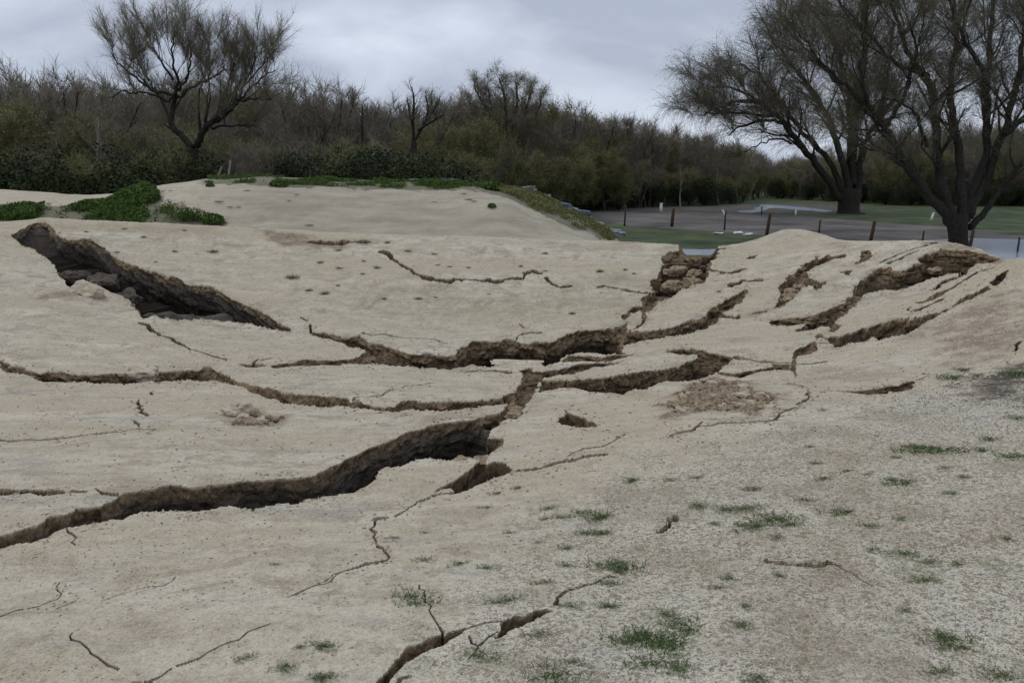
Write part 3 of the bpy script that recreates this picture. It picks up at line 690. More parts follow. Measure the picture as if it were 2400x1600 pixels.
mw, nt, b = mat('still_water')
b.inputs['Base Color'].default_value = (0.34, 0.37, 0.43, 1); b.inputs['Roughness'].default_value = 0.15
b.inputs['Specular IOR Level'].default_value = 1.0; b.inputs['IOR'].default_value = 1.6
tcn = nt.nodes.new('ShaderNodeTexCoord').outputs['Object']
bmn = nt.nodes.new('ShaderNodeBump'); bmn.inputs['Strength'].default_value = .15; bmn.inputs['Distance'].default_value = .02
nt.links.new(noise_n(nt, tcn, 3.0, 3), bmn.inputs['Height']); nt.links.new(bmn.outputs[0], b.inputs['Normal'])

# ------------------------------------------------------------------ the flat land beyond
PD = 3.5                                  # plain: 3.5 m below the eye
def flat_px(pts, z):                      # survey outline on the plain -> ground outline
    r = []
    for px, py in pts:
        a, t = ray(px, py); Y = (E - z) / float(t); r.append((float(a) * Y, Y))
    return r
def sheet(name, pts, z, m, ragged=0.0, thick=0.0, label=None, kind='structure'):
    q = []
    n = len(pts)
    for i in range(n):
        (x0, y0), (x1, y1) = pts[i], pts[(i + 1) % n]
        L = math.hypot(x1 - x0, y1 - y0); k_ = max(1, min(60, int(L / 1.2)))
        for k in range(k_):
            q.append((x0 + (x1 - x0) * k / k_ + (random.random() - .5) * ragged, y0 + (y1 - y0) * k / k_ + (random.random() - .5) * ragged * 2))
    me = bpy.data.meshes.new(name)
    me.from_pydata([(x, y, z) for x, y in q], [], [list(range(len(q)))]); me.materials.append(m)
    if me.polygons[0].normal.z < 0: me.flip_normals()
    o = bpy.data.objects.new(name, me); col.objects.link(o)
    tag(o, label, kind=kind)
    return o
ZP = E - PD
# big plain with gentle relief, far enough to meet the horizon
n = 90
gxs = np.concatenate([-np.geomspace(4000, 4, 60), [0], np.geomspace(4, 4000, 60)]); gys = np.concatenate([[15], np.geomspace(20, 5000, 90)])
GX2, GY2 = np.meshgrid(gxs, gys, indexing='ij')
GZ2 = np.full(GX2.shape, ZP)
ii = np.arange(GX2.size).reshape(GX2.shape)
fld = npmesh('field', np.stack([GX2, GY2, GZ2], -1).reshape(-1, 3), np.stack([ii[:-1, :-1], ii[1:, :-1], ii[1:, 1:], ii[:-1, 1:]], -1).reshape(-1, 4), M_grassfield)
tag(fld, 'green grass field lying beyond the cracked ground', kind='structure')
# grey gravel road crossing from left to far right
sheet('gravel_road', flat_px([(1340,487),(1450,487),(1600,489),(1760,490),(1860,498),(2000,509),(2150,520),(2352,541),(2700,560),(2700,640),(2352,610),(2200,575),(1950,575),(1800,545),(1700,536),(1560,527),(1450,520),(1400,512)], ZP + .012), ZP + .012, M_road, .8, label='wide grey gravel road')
sheet('river_bank', flat_px([(1380,478),(1800,468),(1900,470),(2000,478),(1850,486),(1740,489),(1500,485),(1380,486)], ZP + .006), ZP + .006, M_mud, 1.0, label='dark muddy river bank')
sheet('river', flat_px([(1690,485),(1735,481),(1744,474),(1752,469.5),(1790,471),(1850,476.5),(1925,485.5),(1895,487),(1850,483),(1800,479),(1775,478),(1762,482),(1748,487),(1720,489),(1695,488)], ZP + .024), ZP + .024, mw, .6, label='pale strip of river water')
sheet('pond', flat_px([(1440,574),(1540,571),(1660,572),(1700,590),(1700,640),(1440,640)], ZP + .03), ZP + .03, mw, .4, label='still water behind the notch in the rim')
sheet('flood_water', flat_px([(2040,556),(2240,546),(2352,550),(2600,560),(2600,660),(2000,640)], ZP + .03), ZP + .03, mw, .3, label='pale flood water lying behind the right rim')

# ------------------------------------------------------------------ mesh bits
class MB:
    def __init__(s): s.v = []; s.f = []
    def tube(s, pts, rad, n=6, cap=True):
        pts = [Vector(p) for p in pts]; base = len(s.v); up = Vector((0.31, 0.17, 0.93))
        for i, p in enumerate(pts):
            d = (pts[min(i + 1, len(pts) - 1)] - pts[max(i - 1, 0)])
            if d.length < 1e-9: d = Vector((0, 0, 1))
            d.normalize()
            x = d.cross(up)
            if x.length < .05: x = d.cross(Vector((1, 0, 0)))
            x.normalize(); y = d.cross(x)
            for k in range(n):
                a = 2 * math.pi * k / n
                s.v.append(tuple(p + (x * math.cos(a) + y * math.sin(a)) * rad[i]))
        for i in range(len(pts) - 1):
            for k in range(n):
                a = base + i * n + k; b = base + i * n + (k + 1) % n
                s.f.append((a, b, b + n, a + n))
        if cap:
            s.f.append(tuple(base + (len(pts) - 1) * n + k for k in range(n)))
            s.f.append(tuple(base + n - 1 - k for k in range(n)))
    def build(s, name, m, parent=None, smooth=True, loc=None):
        me = bpy.data.meshes.new(name); me.from_pydata(s.v, [], s.f); me.materials.append(m)
        me.polygons.foreach_set('use_smooth', [smooth] * len(me.polygons))
        o = bpy.data.objects.new(name, me); col.objects.link(o)
        if parent: o.parent = parent
        if loc is not None: o.location = loc
        return o
def unit(v): return v / (np.linalg.norm(v, axis=-1, keepdims=True) + 1e-9)
def ribbons(p0, d, L, w_, droop, rg, segs=3, wob=0.12):
    """twigs: thin tapering blades. arrays p0 (n,3), d (n,3), L (n), w (n)"""
    n = len(p0); side = unit(np.cross(d, rg.normal(size=(n, 3))))
    P_ = [p0]; cur = p0; dd = d.copy()
    for k in range(segs):
        dd = unit(dd + rg.normal(size=(n, 3)) * wob + np.array([0, 0, -1]) * (droop[:, None] * (k + .5)))
        cur = cur + dd * (L / segs)[:, None]; P_.append(cur)
    P_ = np.stack(P_, 1)
    wd = np.linspace(1, .25, segs + 1)[None, :, None] * w_[:, None, None] * .5
    Lf = P_ - side[:, None] * wd; Rt = P_ + side[:, None] * wd
    V = np.concatenate([Lf, Rt], 1).reshape(-1, 3)
    b = np.arange(n)[:, None] * (2 * (segs + 1)); q = []
    for k in range(segs):
        q.append(np.stack([b[:, 0] + k, b[:, 0] + k + 1, b[:, 0] + segs + 2 + k, b[:, 0] + segs + 1 + k], -1))
    return V, np.concatenate(q, 0), P_
def leafquads(pos, size, rg, elong=2.2):
    n = len(pos); d = unit(rg.normal(size=(n, 3))); s = unit(np.cross(d, rg.normal(size=(n, 3))))
    L = (size * elong)[:, None] * d * .5; W = size[:, None] * s * .5
    V = np.stack([pos - L, pos + W, pos + L, pos - W], 1).reshape(-1, 3)
    return V, np.arange(4 * n).reshape(n, 4)
def merge(parts):
    vs, fs, o = [], [], 0
    for v, f in parts:
        vs.append(v); fs.append(f + o); o += len(v)
    return np.concatenate(vs), np.concatenate(fs)

def grow(limbs, rg, size, n2=9, n3=7, l2=.22, l3=.11, up=.5, start=.3, tr=.012):
    """limbs: list of (points, radii). returns level-2 polylines, level-3 arrays"""
    L2, L3 = [], []
    cen = np.mean([l[0][-1] for l in limbs], 0)
    root = limbs[0][0][0]
    for pts, rad in limbs:
        pts = np.array(pts); segl = np.linalg.norm(np.diff(pts, axis=0), axis=1); cum = np.concatenate([[0], np.cumsum(segl)])
        tot = cum[-1]; m = max(3, int(n2 * tot / size * 2.2))
        for q in range(m):
            f = start + (1 - start) * (q + rg.random()) / m
            s = min(f, .999) * tot; i = int(np.searchsorted(cum, s) - 1); i = min(max(i, 0), len(pts) - 2)
            t = (s - cum[i]) / (segl[i] + 1e-9); p = pts[i] * (1 - t) + pts[i + 1] * t; r = rad[i] * (1 - t) + rad[i + 1] * t
            ax = unit(pts[i + 1] - pts[i])
            sd = unit(rg.normal(size=3)); d = unit(ax * .7 + sd * .75 + np.array([0, 0, up]) * .5 + unit(p - root) * .25)
            L = size * l2 * (.6 + .7 * rg.random()) * (1.15 - .45 * f)
            line_ = [p]; dd = d
            for k in range(4):
                dd = unit(dd + rg.normal(size=3) * .16 + np.array([0, 0, up * .10])); line_.append(line_[-1] + dd * L / 4)
            line_ = np.array(line_); r0 = min(r * .45, size * .0035 + r * .18)
            L2.append((line_, np.linspace(r0, r0 * .35, 5)))
            for z in range(n3):
                g = .2 + .8 * rg.random(); j = min(int(g * 4), 3); tt = g * 4 - j
                pp = line_[j] * (1 - tt) + line_[j + 1] * tt; a2 = unit(line_[j + 1] - line_[j])
                d3 = unit(a2 * .8 + unit(rg.normal(size=3)) * .7 + np.array([0, 0, up * .5]))
                l3_ = size * l3 * (.6 + .8 * rg.random()); e = []
                cur = pp; d4 = d3
                e.append(cur)
                for k in range(3):
                    d4 = unit(d4 + rg.normal(size=3) * .15 + np.array([0, 0, up * .06])); cur = cur + d4 * l3_ / 3; e.append(cur)
                L3.append(np.array(e))
    return L2, np.array(L3)
def twigs_on(L3, per, length, wid, droop, rg):
    n = len(L3); k = np.repeat(np.arange(n), per); m = len(k)
    f = .1 + .9 * rg.random(m); j = np.minimum((f * 3).astype(int), 2); t = (f * 3 - j)[:, None]
    p = L3[k, j] * (1 - t) + L3[k, j + 1] * t; ax = unit(L3[k, j + 1] - L3[k, j])
    d = unit(ax * .9 + unit(rg.normal(size=(m, 3))) * .65)
    L = length * (.5 + rg.random(m)); W = wid * (.7 + .6 * rg.random(m))
    return ribbons(p, d, L, W, droop * (.5 + rg.random(m)), rg)
def l3_ribbons(L3, wid, rg):
    n = len(L3); dirv = unit(L3[:, -1] - L3[:, 0]); side = unit(np.cross(dirv, rg.normal(size=(n, 3))))
    wd = np.linspace(1, .5, 4)[None, :, None] * wid * .5
    out_ = []
    for sdv in (side, unit(np.cross(dirv, side))):
        V = np.concatenate([L3 - sdv[:, None] * wd, L3 + sdv[:, None] * wd], 1).reshape(-1, 3)
        b = np.arange(n) * 8
        out_.append((V, np.concatenate([np.stack([b + k, b + k + 1, b + 5 + k, b + 4 + k], -1) for k in range(3)], 0)))
    return merge(out_)

def smooth_line(pts, k=3):
    pts = np.array(pts, float)
    for _ in range(k - 1):
        q = [pts[0]]
        for i in range(len(pts) - 1):
            q += [pts[i] * .75 + pts[i + 1] * .25, pts[i] * .25 + pts[i + 1] * .75]
        q.append(pts[-1]); pts = np.array(q)
    return pts

def hero_tree(base_px, Y, zbase, trunk, limbs_px, conv, label, cat, group, seed, size, n2, n3, per, tl, tw, droop, l2=.2, l3=.1, up=.5, leaf=0, lsize=.05, mtwig=None, mleaf=None, spread=.18, start=.3, bark=None):
    rg = np.random.default_rng(seed)
    b = P(*conv([base_px])[0], Y); b[2] = zbase
    root = empty('willow_tree', tuple(b), label, cat, group)
    mb = MB()
    tp = smooth_line([P(*conv([(x, y)])[0], Y) if i else np.array([P(*conv([(x, y)])[0], Y)[0], Y, zbase - .1]) for i, (x, y, r) in enumerate(trunk)], 2)
    rr = np.interp(np.linspace(0, 1, len(tp)), np.linspace(0, 1, len(trunk)), [conv_r(conv, r) * Y / FP for x, y, r in trunk])
    rr[0] *= 1.3
    mb.tube([tuple(p - b) for p in tp], list(rr), 12)
    limbs = []
    for L, r0, r1 in limbs_px:
        L = conv(L); dz = rg.normal() * spread
        pts = []
        # lateral length controls how far the limb leans towards / away from the viewer
        acc = 0
        for i, (x, y) in enumerate(L):
            if i: acc += math.hypot(x - L[i - 1][0], y - L[i - 1][1]) * Y / FP
            pts.append(P(x, y, Y + dz * acc))
        pts = smooth_line(pts, 3)
        pts[1:-1] += rg.normal(size=(len(pts) - 2, 3)) * size * .003
        rad = np.linspace(conv_r(conv, r0), conv_r(conv, r1), len(pts)) * Y / FP
        limbs.append((pts - b, rad))
        mb.tube([tuple(p) for p in (pts - b)], list(rad), 8)
    L2, L3 = grow(limbs, rg, size, n2, n3, l2, l3, up, start)
    for pts, rad in L2: mb.tube([tuple(p) for p in pts], list(rad), 4, False)
    mb.build('trunk', bark or M_bark, root)
    parts = [l3_ribbons(L3, size * .0019, rg)]
    v, f, P_ = twigs_on(L3, per, tl, tw, droop, rg); parts.append((v, f))
    V, F_ = merge(parts)
    cr = npmesh('crown', V, F_, mtwig or M_twig, root)
    if leaf:
        sel = P_[rg.integers(0, len(P_), leaf), rg.integers(1, 4, leaf)] + rg.normal(size=(leaf, 3)) * tl * .06
        v, f = leafquads(sel, lsize * (.6 + .8 * rg.random(leaf)), rg)
        npmesh('leaves', v, f, mleaf or M_leaf, root)
    print(label, len(L2), len(L3), len(V))
    return root
def conv_r(conv, r):
    p = conv([(0, 0), (r, 0)]); return p[1][0] - p[0][0]
def TH_(l): return [(1470 + x / 2.58, y / 2.58) for x, y in l]
def TI(l): return [(430 + (x / 2.909 - 430) * .83, 412 + (y / 2.909 - 412) * .83) for x, y in l]

hero_tree((1885,1470), 41, ZP, [(1885,1480,62),(1885,1400,52),(1880,1330,58),(1885,1270,52)], [
    ([(1860,1350),(1780,1230),(1700,1150),(1640,1060),(1580,970),(1520,880),(1470,780),(1400,700),(1320,640)], 32, 16),
    ([(1330,650),(1280,560),(1180,470),(1080,380),(1000,280),(940,200)], 15, 4),
    ([(1400,700),(1330,560),(1300,420),(1330,300),(1300,150)], 12, 4),
    ([(1470,740),(1560,600),(1600,450),(1640,300),(1600,150)], 14, 4),
    ([(1860,1300),(1800,1150),(1770,980),(1760,800),(1740,600),(1700,450)], 32, 20),
    ([(1700,450),(1620,370),(1540,200),(1500,50),(1450,-100)], 18, 6),
    ([(1690,440),(1600,420),(1480,350),(1380,230),(1250,100),(1180,0)], 14, 4),
    ([(1900,1300),(1900,1100),(1890,900),(1870,750),(1830,600),(1850,400),(1880,200),(1860,0),(1850,-150)], 30, 6),
    ([(1700,870),(1660,700),(1560,620),(1440,590)], 12, 4),
    ([(1920,1300),(1960,1150),(2040,980),(2060,700),(2060,500),(2080,300),(2090,50),(2100,-150)], 30, 8),
    ([(2060,500),(1990,350),(1900,200),(1850,50),(1800,-100)], 16, 5),
    ([(1950,1280),(2080,1000),(2160,800),(2200,600),(2250,450),(2280,200),(2270,0),(2300,-150)], 28, 8),
    ([(1960,1350),(2060,1240),(2160,1080),(2276,960),(2400,860)], 22, 8),
    ([(2160,800),(2260,720),(2380,600),(2450,400)], 18, 6),
    ([(1560,950),(1480,930),(1370,880),(1280,860)], 9, 3),
    ([(2250,450),(2350,250),(2400,50),(2420,-150)], 15, 5)], TH_,
    'large dark willow with spreading bare limbs, standing behind the right rim at the picture edge', 'tree', None, 11, 15, 11, 12, 22, 1.15, .010, .18, l2=.17, l3=.085, up=.45, leaf=40000, lsize=.03, spread=.3)
hero_tree((1235,1275), 76, ZP, [(1235,1285,75),(1235,1240,62),(1240,1180,60),(1250,1120,50)], [
    ([(1210,1210),(1120,1080),(1030,950),(930,840),(850,730),(770,650),(700,600),(600,600),(500,615)], 26, 4),
    ([(850,730),(760,710),(600,740),(520,800)], 12, 3),
    ([(800,690),(650,670),(450,670),(340,690)], 11, 3),
    ([(760,650),(640,560),(520,510),(400,520)], 10, 3),
    ([(1220,1180),(1150,1000),(1080,900),(960,790),(900,700),(800,560),(700,440),(600,380)], 20, 4),
    ([(1240,1180),(1200,950),(1150,800),(1080,600),(950,450),(860,320),(780,240)], 24, 4),
    ([(1250,1180),(1240,950),(1250,750),(1230,550),(1180,300),(1100,150),(1000,50)], 24, 5),
    ([(1230,550),(1100,420),(980,300),(900,180),(850,120)], 12, 3),
    ([(1290,1180),(1300,950),(1350,800),(1420,700),(1500,600),(1580,500)], 24, 5),
    ([(1260,1100),(1270,800),(1300,600),(1320,400),(1350,200),(1330,50)], 22, 5),
    ([(1420,700),(1460,500),(1480,300),(1500,120)], 12, 4),
    ([(900,850),(800,810),(700,860),(620,900)], 7, 2)], TH_,
    'broad bare willow with a leaning left limb, on the grass beside the river', 'tree', None, 12, 24, 12, 13, 24, 1.9, .016, .3, l2=.15, l3=.085, up=.35, leaf=34000, lsize=.045, mtwig=M_twig, spread=.3)
hero_tree((1250,1210), 43, P(430, 432, 43)[2] - .6, [(1250,1230,70),(1260,1120,56),(1290,1010,50),(1300,950,52)], [
    ([(1290,960),(1240,880),(1160,820),(1120,750),(1130,650),(1150,550)], 28, 18),
    ([(1150,560),(1160,480),(1180,400),(1140,300),(1130,150),(1120,60)], 15, 3),
    ([(1150,550),(1080,500),(980,490),(880,420),(760,330),(690,250),(640,180)], 14, 3),
    ([(1150,560),(1060,560),(950,500),(860,500),(750,490),(620,540)], 12, 3),
    ([(1180,480),(1260,380),(1290,200),(1250,50)], 12, 3),
    ([(1170,540),(1300,450),(1420,400),(1530,340),(1560,270)], 12, 3),
    ([(1140,400),(1060,280),(950,120),(880,50)], 11, 3),
    ([(980,480),(900,330),(800,230),(720,150)], 8, 2),
    ([(1310,960),(1350,850),(1420,750),(1520,680),(1640,580)], 30, 16),
    ([(1640,580),(1740,550),(1830,560),(1930,560)], 11, 3),
    ([(1420,760),(1550,700),(1640,600),(1700,450),(1780,300),(1800,180)], 16, 3),
    ([(1520,680),(1570,500),(1600,350),(1680,190)], 12, 3),
    ([(1640,600),(1740,480),(1850,370),(1960,320)], 12, 3),
    ([(1400,760),(1410,600),(1420,450),(1420,250),(1440,90)], 10, 3),
    ([(1440,790),(1560,770),(1700,760),(1800,770)], 11, 3),
    ([(1700,450),(1840,300),(1900,230)], 8, 2)], TI,
    'forked bare tree with a dark twisted trunk, rising above the left thicket', 'tree', None, 13, 13, 12, 12, 24, .6, .008, -.02, l2=.15, l3=.075, up=.8, leaf=9000, lsize=.022, mtwig=M_twigp, mleaf=M_leaf, spread=.25, start=.25)

# ------------------------------------------------------------------ thicket trees (prototypes and copies)
def thicket_tree(seed, H, stems, name, mtw, per=7, tl=.8, tw=.03, fork=.35, lean=.28, droop=.0, n2=7, n3=6, leafn=0, mleaf=None, l2=.2, l3=.1, lsize=.08, bk=None):
    rg = np.random.default_rng(seed)
    root = empty(name, (0, 0, 0), 'x', 'tree')
    mb = MB(); limbs = []
    for s in range(stems):
        az = rg.random() * 6.28; ln = lean * (.4 + rg.random()); h = H * (.72 + .3 * rg.random())
        p = np.array([rg.normal() * .12 * stems ** .5, rg.normal() * .12 * stems ** .5, -.1]); pts = [p]
        d = unit(np.array([math.cos(az) * ln, math.sin(az) * ln, 1]))
        for k in range(6):
            d = unit(d + rg.normal(size=3) * .1 + np.array([0, 0, .05])); pts.append(pts[-1] + d * h / 6)
        pts = np.array(pts); r0 = H * .011 * (.7 + .6 * rg.random()) * (1.5 if stems == 1 else 1)
        rad = np.linspace(r0, r0 * .2, 7); limbs.append((pts, rad)); mb.tube([tuple(q) for q in pts], list(rad), 6, False)
    L2, L3 = grow(limbs, rg, H, n2, n3, l2, l3, .7, fork)
    for pts, rad in L2: mb.tube([tuple(q) for q in pts], list(rad), 3, False)
    mb.build('trunk', bk or M_bark, root)
    v, f, P_ = twigs_on(L3, per, tl, tw, droop, rg)
    V, F_ = merge([l3_ribbons(L3, .035, rg), (v, f)])
    npmesh('crown', V, F_, mtw, root)
    if leafn:
        sel = P_[rg.integers(0, len(P_), leafn), rg.integers(1, 4, leafn)] + rg.normal(size=(leafn, 3)) * .12
        v, f = leafquads(sel, lsize * (.6 + .8 * rg.random(leafn)), rg); npmesh('leaves', v, f, mleaf, root)
    return root
def bush(seed, H, W_, n, name, m, sz=.12):
    rg = np.random.default_rng(seed); root = empty(name, (0, 0, 0), 'x', 'bush')
    lobes = [(rg.normal(size=3) * [W_ * .3, W_ * .3, H * .12] + [0, 0, H * .5], (.3 + .3 * rg.random())) for _ in range(9)]
    pos = []
    for c_, r in lobes:
        k = n // 9; u = unit(rg.normal(size=(k, 3))) * (rg.random(k) ** .4)[:, None]
        pos.append(c_ + u * np.array([W_ * r, W_ * r, H * r * .95]))
    pos = np.concatenate(pos); pos = pos[pos[:, 2] > 0]
    v, f = leafquads(pos, sz * (.5 + rg.random(len(pos))), rg, 1.6); npmesh('foliage', v, f, m, root)
    mb = MB()
    for k in range(8):
        e = rg.normal(size=3) * [W_ * .3, W_ * .3, 0] + [0, 0, H * .8]
        mb.tube([(0, 0, -.1), tuple(e * .5 + rg.normal(size=3) * .1), tuple(e)], [.04, .025, .008], 4, False)
    mb.build('stem', M_bark, root)
    return root
kinds = {
    'brown': [thicket_tree(100 + i, 9, 3 + i % 3, 'thicket_tree', M_twigb, per=10, tl=.7, tw=.02, lean=.13, bk=M_barkl) for i in range(4)],
    'olive': [thicket_tree(120 + i, 8, 7, 'willow_shrub', M_twig2, per=11, tl=.8, tw=.03, fork=.08, lean=.5, leafn=5000, mleaf=M_leaf, lsize=.07) for i in range(3)],
    'bare': [thicket_tree(140 + i, 10, 1, 'bare_tree', M_twigb, per=3, tl=.45, tw=.025, fork=.3, lean=.1, n2=9, n3=4, l2=.13, l3=.06) for i in range(3)],
    'dark': [bush(160 + i, 3, 2.4, 15000, 'evergreen_bush', M_dleaf, .06) for i in range(3)],
    'pale': [thicket_tree(200 + i, 9, 1, 'pale_stemmed_tree', M_twigp, per=4, tl=.6, tw=.02, fork=.3, lean=.22, n2=8, n3=4, l2=.16, l3=.08, bk=M_palebark) for i in range(4)],
    'feathery': [thicket_tree(180 + i, 11, 4, 'feathery_tree', M_twigp, per=13, tl=.8, tw=.016, fork=.45, lean=.26, n2=9, n3=8, droop=.35, l2=.13, l3=.08) for i in range(2)],
}
for kk, l in kinds.items():
    for o in l: o['_used'] = 0
LAB = {'pale': ('slender pale-stemmed tree in front of the thicket', 'slender pale-stemmed trees'),
       'brown': ('bare brown multi-stemmed tree in the thicket', 'trees of the brown thicket'),
       'olive': ('olive-green twiggy willow shrub in the thicket', 'olive willow shrubs in the thicket'),
       'bare': ('thin leafless tree poking above the thicket', 'thin bare trees above the thicket'),
       'dark': ('low dark evergreen bush', 'dark bushes at the foot of the thicket'),
       'feathery': ('feathery pale-topped tree above the thicket', 'feathery trees above the thicket')}
cnt = {}
def plant(kind, x, Y, H, rz=None, label=None):
    l = kinds[kind]; o = l[random.randrange(len(l))]
    H0 = {'pale': 9.3, 'brown': 9.3, 'olive': 8.6, 'bare': 10.4, 'dark': 3.0, 'feathery': 11.4}[kind]
    s = H / H0; rz = random.random() * 6.28 if rz is None else rz
    z = ZP - .02
    if Y < 44:
        z = z_at(x, Y)
    wx = s * (.9 + .3 * random.random())
    if not o['_used']:
        o['_used'] = 1; c = o; o.location = (x, Y, z); o.rotation_euler = (0, 0, rz); o.scale = (wx, wx, s)
    else:
        c = copy_thing(o, (x, Y, z), rz, (wx, wx, s))
    lb, gp = LAB[kind]
    pxx = 1176 + x / Y * FP * CT
    zn = [z_ for lim, z_ in ((120, 'at the far left edge'), (300, 'left of the forked tree'), (560, 'behind the forked tree'), (780, 'just right of the forked tree'), (920, 'left of the crooked bare tree'), (1060, 'around the crooked bare tree'),
          (1260, 'under the dome-shaped willow'), (1420, 'right of the dome-shaped willow'), (1600, 'above the far end of the road'), (1770, 'ending the wood at the river'), (2100, 'behind the broad willow by the river'), (9999, 'behind the large right willow')) if pxx < lim][0]
    c['label'] = label or (lb + ', ' + zn)
    c['category'] = 'bush' if kind == 'dark' else 'tree'
    if gp and not label: c['group'] = gp
    elif 'group' in c: del c['group']
    if '_used' in c and c is not o: del c['_used']
    cnt[kind] = cnt.get(kind, 0) + 1
    return c
def z_at(x, Y):
    a = x / Y; j = min(max(np.searchsorted(A, a), 0), NC - 1); i = min(np.searchsorted(BASE[1][j], Y), NR - 1)
    return float(ZG[j, i])
tops = [(-250,200),(0,185),(60,180),(110,185),(180,200),(230,195),(330,205),(450,215),(600,220),(700,215),(780,225),(850,240),(900,255),(950,245),(1000,240),(1060,225),(1130,230),(1250,245),(1330,262),(1450,288),(1560,300),(1650,325),(1740,345),(1760,372),(1820,365),(1880,350),(1960,350),(2050,300),(2200,290),(2352,300),(2700,290)]
def Hfor(px, Y, extra=0): return (401 - (np.interp(px, [t[0] for t in tops], [t[1] for t in tops]) - extra)) / FP * Y + PD
def dist(px): return float(np.interp(px, [-300, 400, 900, 1250, 1700, 1760, 2050, 2700], [50, 54, 66, 80, 104, 130, 100, 92]))
for row in range(4):
    px = -330 + row * 13
    while px < 2700:
        Yb = dist(px)
        Y = Yb + row * 5.0 + random.uniform(-1.5, 1.5)
        f = (.78, .88, .97, 1.0)[row]
        H = Hfor(px, Y) * f * random.uniform(.78, 1.08)
        k = 'brown' if random.random() < (.72 if row else .5) else 'olive'
        if 950 < px < 1180 and row < 2 and random.random() < .8: k = 'olive'
        if px < 170 and row < 2 and random.random() < .6: k = 'olive'
        if 1400 < px < 1740 and row == 0: k = 'olive'; H *= .7
        a, t = ray(px, 400)
        if not (1748 < px < 1762 and row < 3): plant(k, float(a) * Y, Y, H)
        px += random.uniform(30, 52) * (62 / Yb) ** .5 * (1.0, 1.0, 1.1, 1.2)[row]
# spindly trees standing above
for px, py, Yd in [(100,140,3),(140,150,3),(690,190,2),(740,185,2),(780,195,4),(820,200,4),(860,205,4),(935,195,0),(975,205,1),(1020,205,3),(1060,205,3),(1270,232,3),(1300,235,3),(1365,250,4),(1420,265,4),(180,165,2),(40,165,4),(1500,280,4),(640,200,4)]:
    Y = dist(px) + Yd; a, t = ray(px, py)
    plant('bare', float(a) * Y, Y, (E - float(t) * Y) - ZP)
def TI0(l): return list(l)
hero_tree((1165,450), 79, ZP, [(1165,470,9),(1163,420,8),(1160,380,7)], [
    ([(1160,400),(1150,330),(1128,270),(1102,225),(1088,198)], 5, 1.2), ([(1162,400),(1165,290),(1158,215),(1146,180)], 5, 1.2), ([(1163,390),(1178,300),(1190,230),(1186,190)], 5, 1.2),
    ([(1164,380),(1200,290),(1216,225),(1224,200)], 5, 1.2), ([(1165,370),(1222,300),(1240,245),(1243,225)], 4, 1), ([(1158,390),(1115,310),(1085,260),(1078,232)], 4, 1),
    ([(1160,400),(1140,300),(1125,230),(1120,200)], 4, 1), ([(1165,400),(1205,330),(1232,290)], 4, 1), ([(1155,400),(1110,350),(1090,310)], 4, 1)], TI0,
    'tall pale-crowned willow rising in a dome above the middle of the thicket', 'tree', None, 21, 11, 10, 9, 16, .95, .017, .42, l2=.10, l3=.07, up=.5, leaf=9000, lsize=.04, mtwig=M_twigp, spread=.25, start=.35)
hero_tree((955,430), 64, ZP, [(955,450,8),(953,380,7),(950,320,6)], [
    ([(950,330),(948,280),(952,225),(946,200)], 4, 1), ([(951,325),(975,285),(985,250),(978,222)], 4, 1), ([(960,300),(1000,275),(1020,262)], 3, 1), ([(948,290),(938,250),(936,225)], 2.5, 1), ([(975,285),(1000,250),(1010,228)], 2.5, 1)], TI0,
    'dark crooked bare tree above the thicket, left of the dome-shaped willow', 'tree', None, 22, 7, 8, 6, 3, .35, .018, 0, l2=.13, l3=.07, up=.5, mtwig=M_twigb, spread=.2, start=.3)
for px, py in [(1335,245),(1385,255),(1295,240),(1050,215),(1420,262),(1475,285),(640,205),(760,212)]:
    Y = dist(px) + 6; a, t = ray(px, py)
    plant('feathery', float(a) * Y, Y, (E - float(t) * Y) - ZP)
# dark bushes at the foot
for px in list(range(-250, 960, 62)):
    Y = random.uniform(40, 47) if px > 500 else random.uniform(38.5, 46)
    a, t = ray(px + random.uniform(-8, 8), 400)
    tp_ = {True: 362, False: 380}[px < 420] + random.uniform(-30, 30)
    zt = E - float(ray(px, tp_)[1]) * Y
    plant('dark', float(a) * Y, Y, max(1.2, zt - z_at(float(a) * Y, Y) if Y < 44 else zt - ZP))
for px, tp_ in [(820,368),(850,360),(880,362),(910,372)]:
    Y = 37; a, t = ray(px, 400); zt = E - float(ray(px, tp_)[1]) * Y
    plant('dark', float(a) * Y, Y, max(1.0, zt - z_at(float(a) * Y, Y)))
for px in range(960, 2700, 60):
    Y = dist(px) - random.uniform(1, 4); a, t = ray(px, 400)
    if 1730 < px < 1800: continue
    plant('dark', float(a) * Y, Y, random.uniform(1.4, 3.6) if px < 1740 else random.uniform(2, 3))
for px in range(-260, 1500, 27):                     # low twiggy scrub and pale stems in front
    Y = (random.uniform(40.5, 46) if px < 960 else dist(px) - random.uniform(2, 8)); a, t = ray(px + random.uniform(-9, 9), 400)
    zt = E - float(ray(px, random.uniform(330, 385))[1]) * Y
    zb = z_at(float(a) * Y, Y) if Y < 44 else ZP
    plant(random.choice(['olive', 'brown', 'olive']), float(a) * Y, Y, max(1.6, zt - zb))
for px in range(-200, 1740, 46):
    Y = (random.uniform(44, 52) if px < 960 else dist(px) - random.uniform(1, 4)); a, t = ray(px + random.uniform(-18, 18), 400)
    zt = E - float(ray(px, np.interp(px, [t_[0] for t_ in tops], [t_[1] for t_ in tops]) + random.uniform(25, 110))[1]) * Y
    plant('pale', float(a) * Y, Y, zt - ZP)
print('plants', cnt)
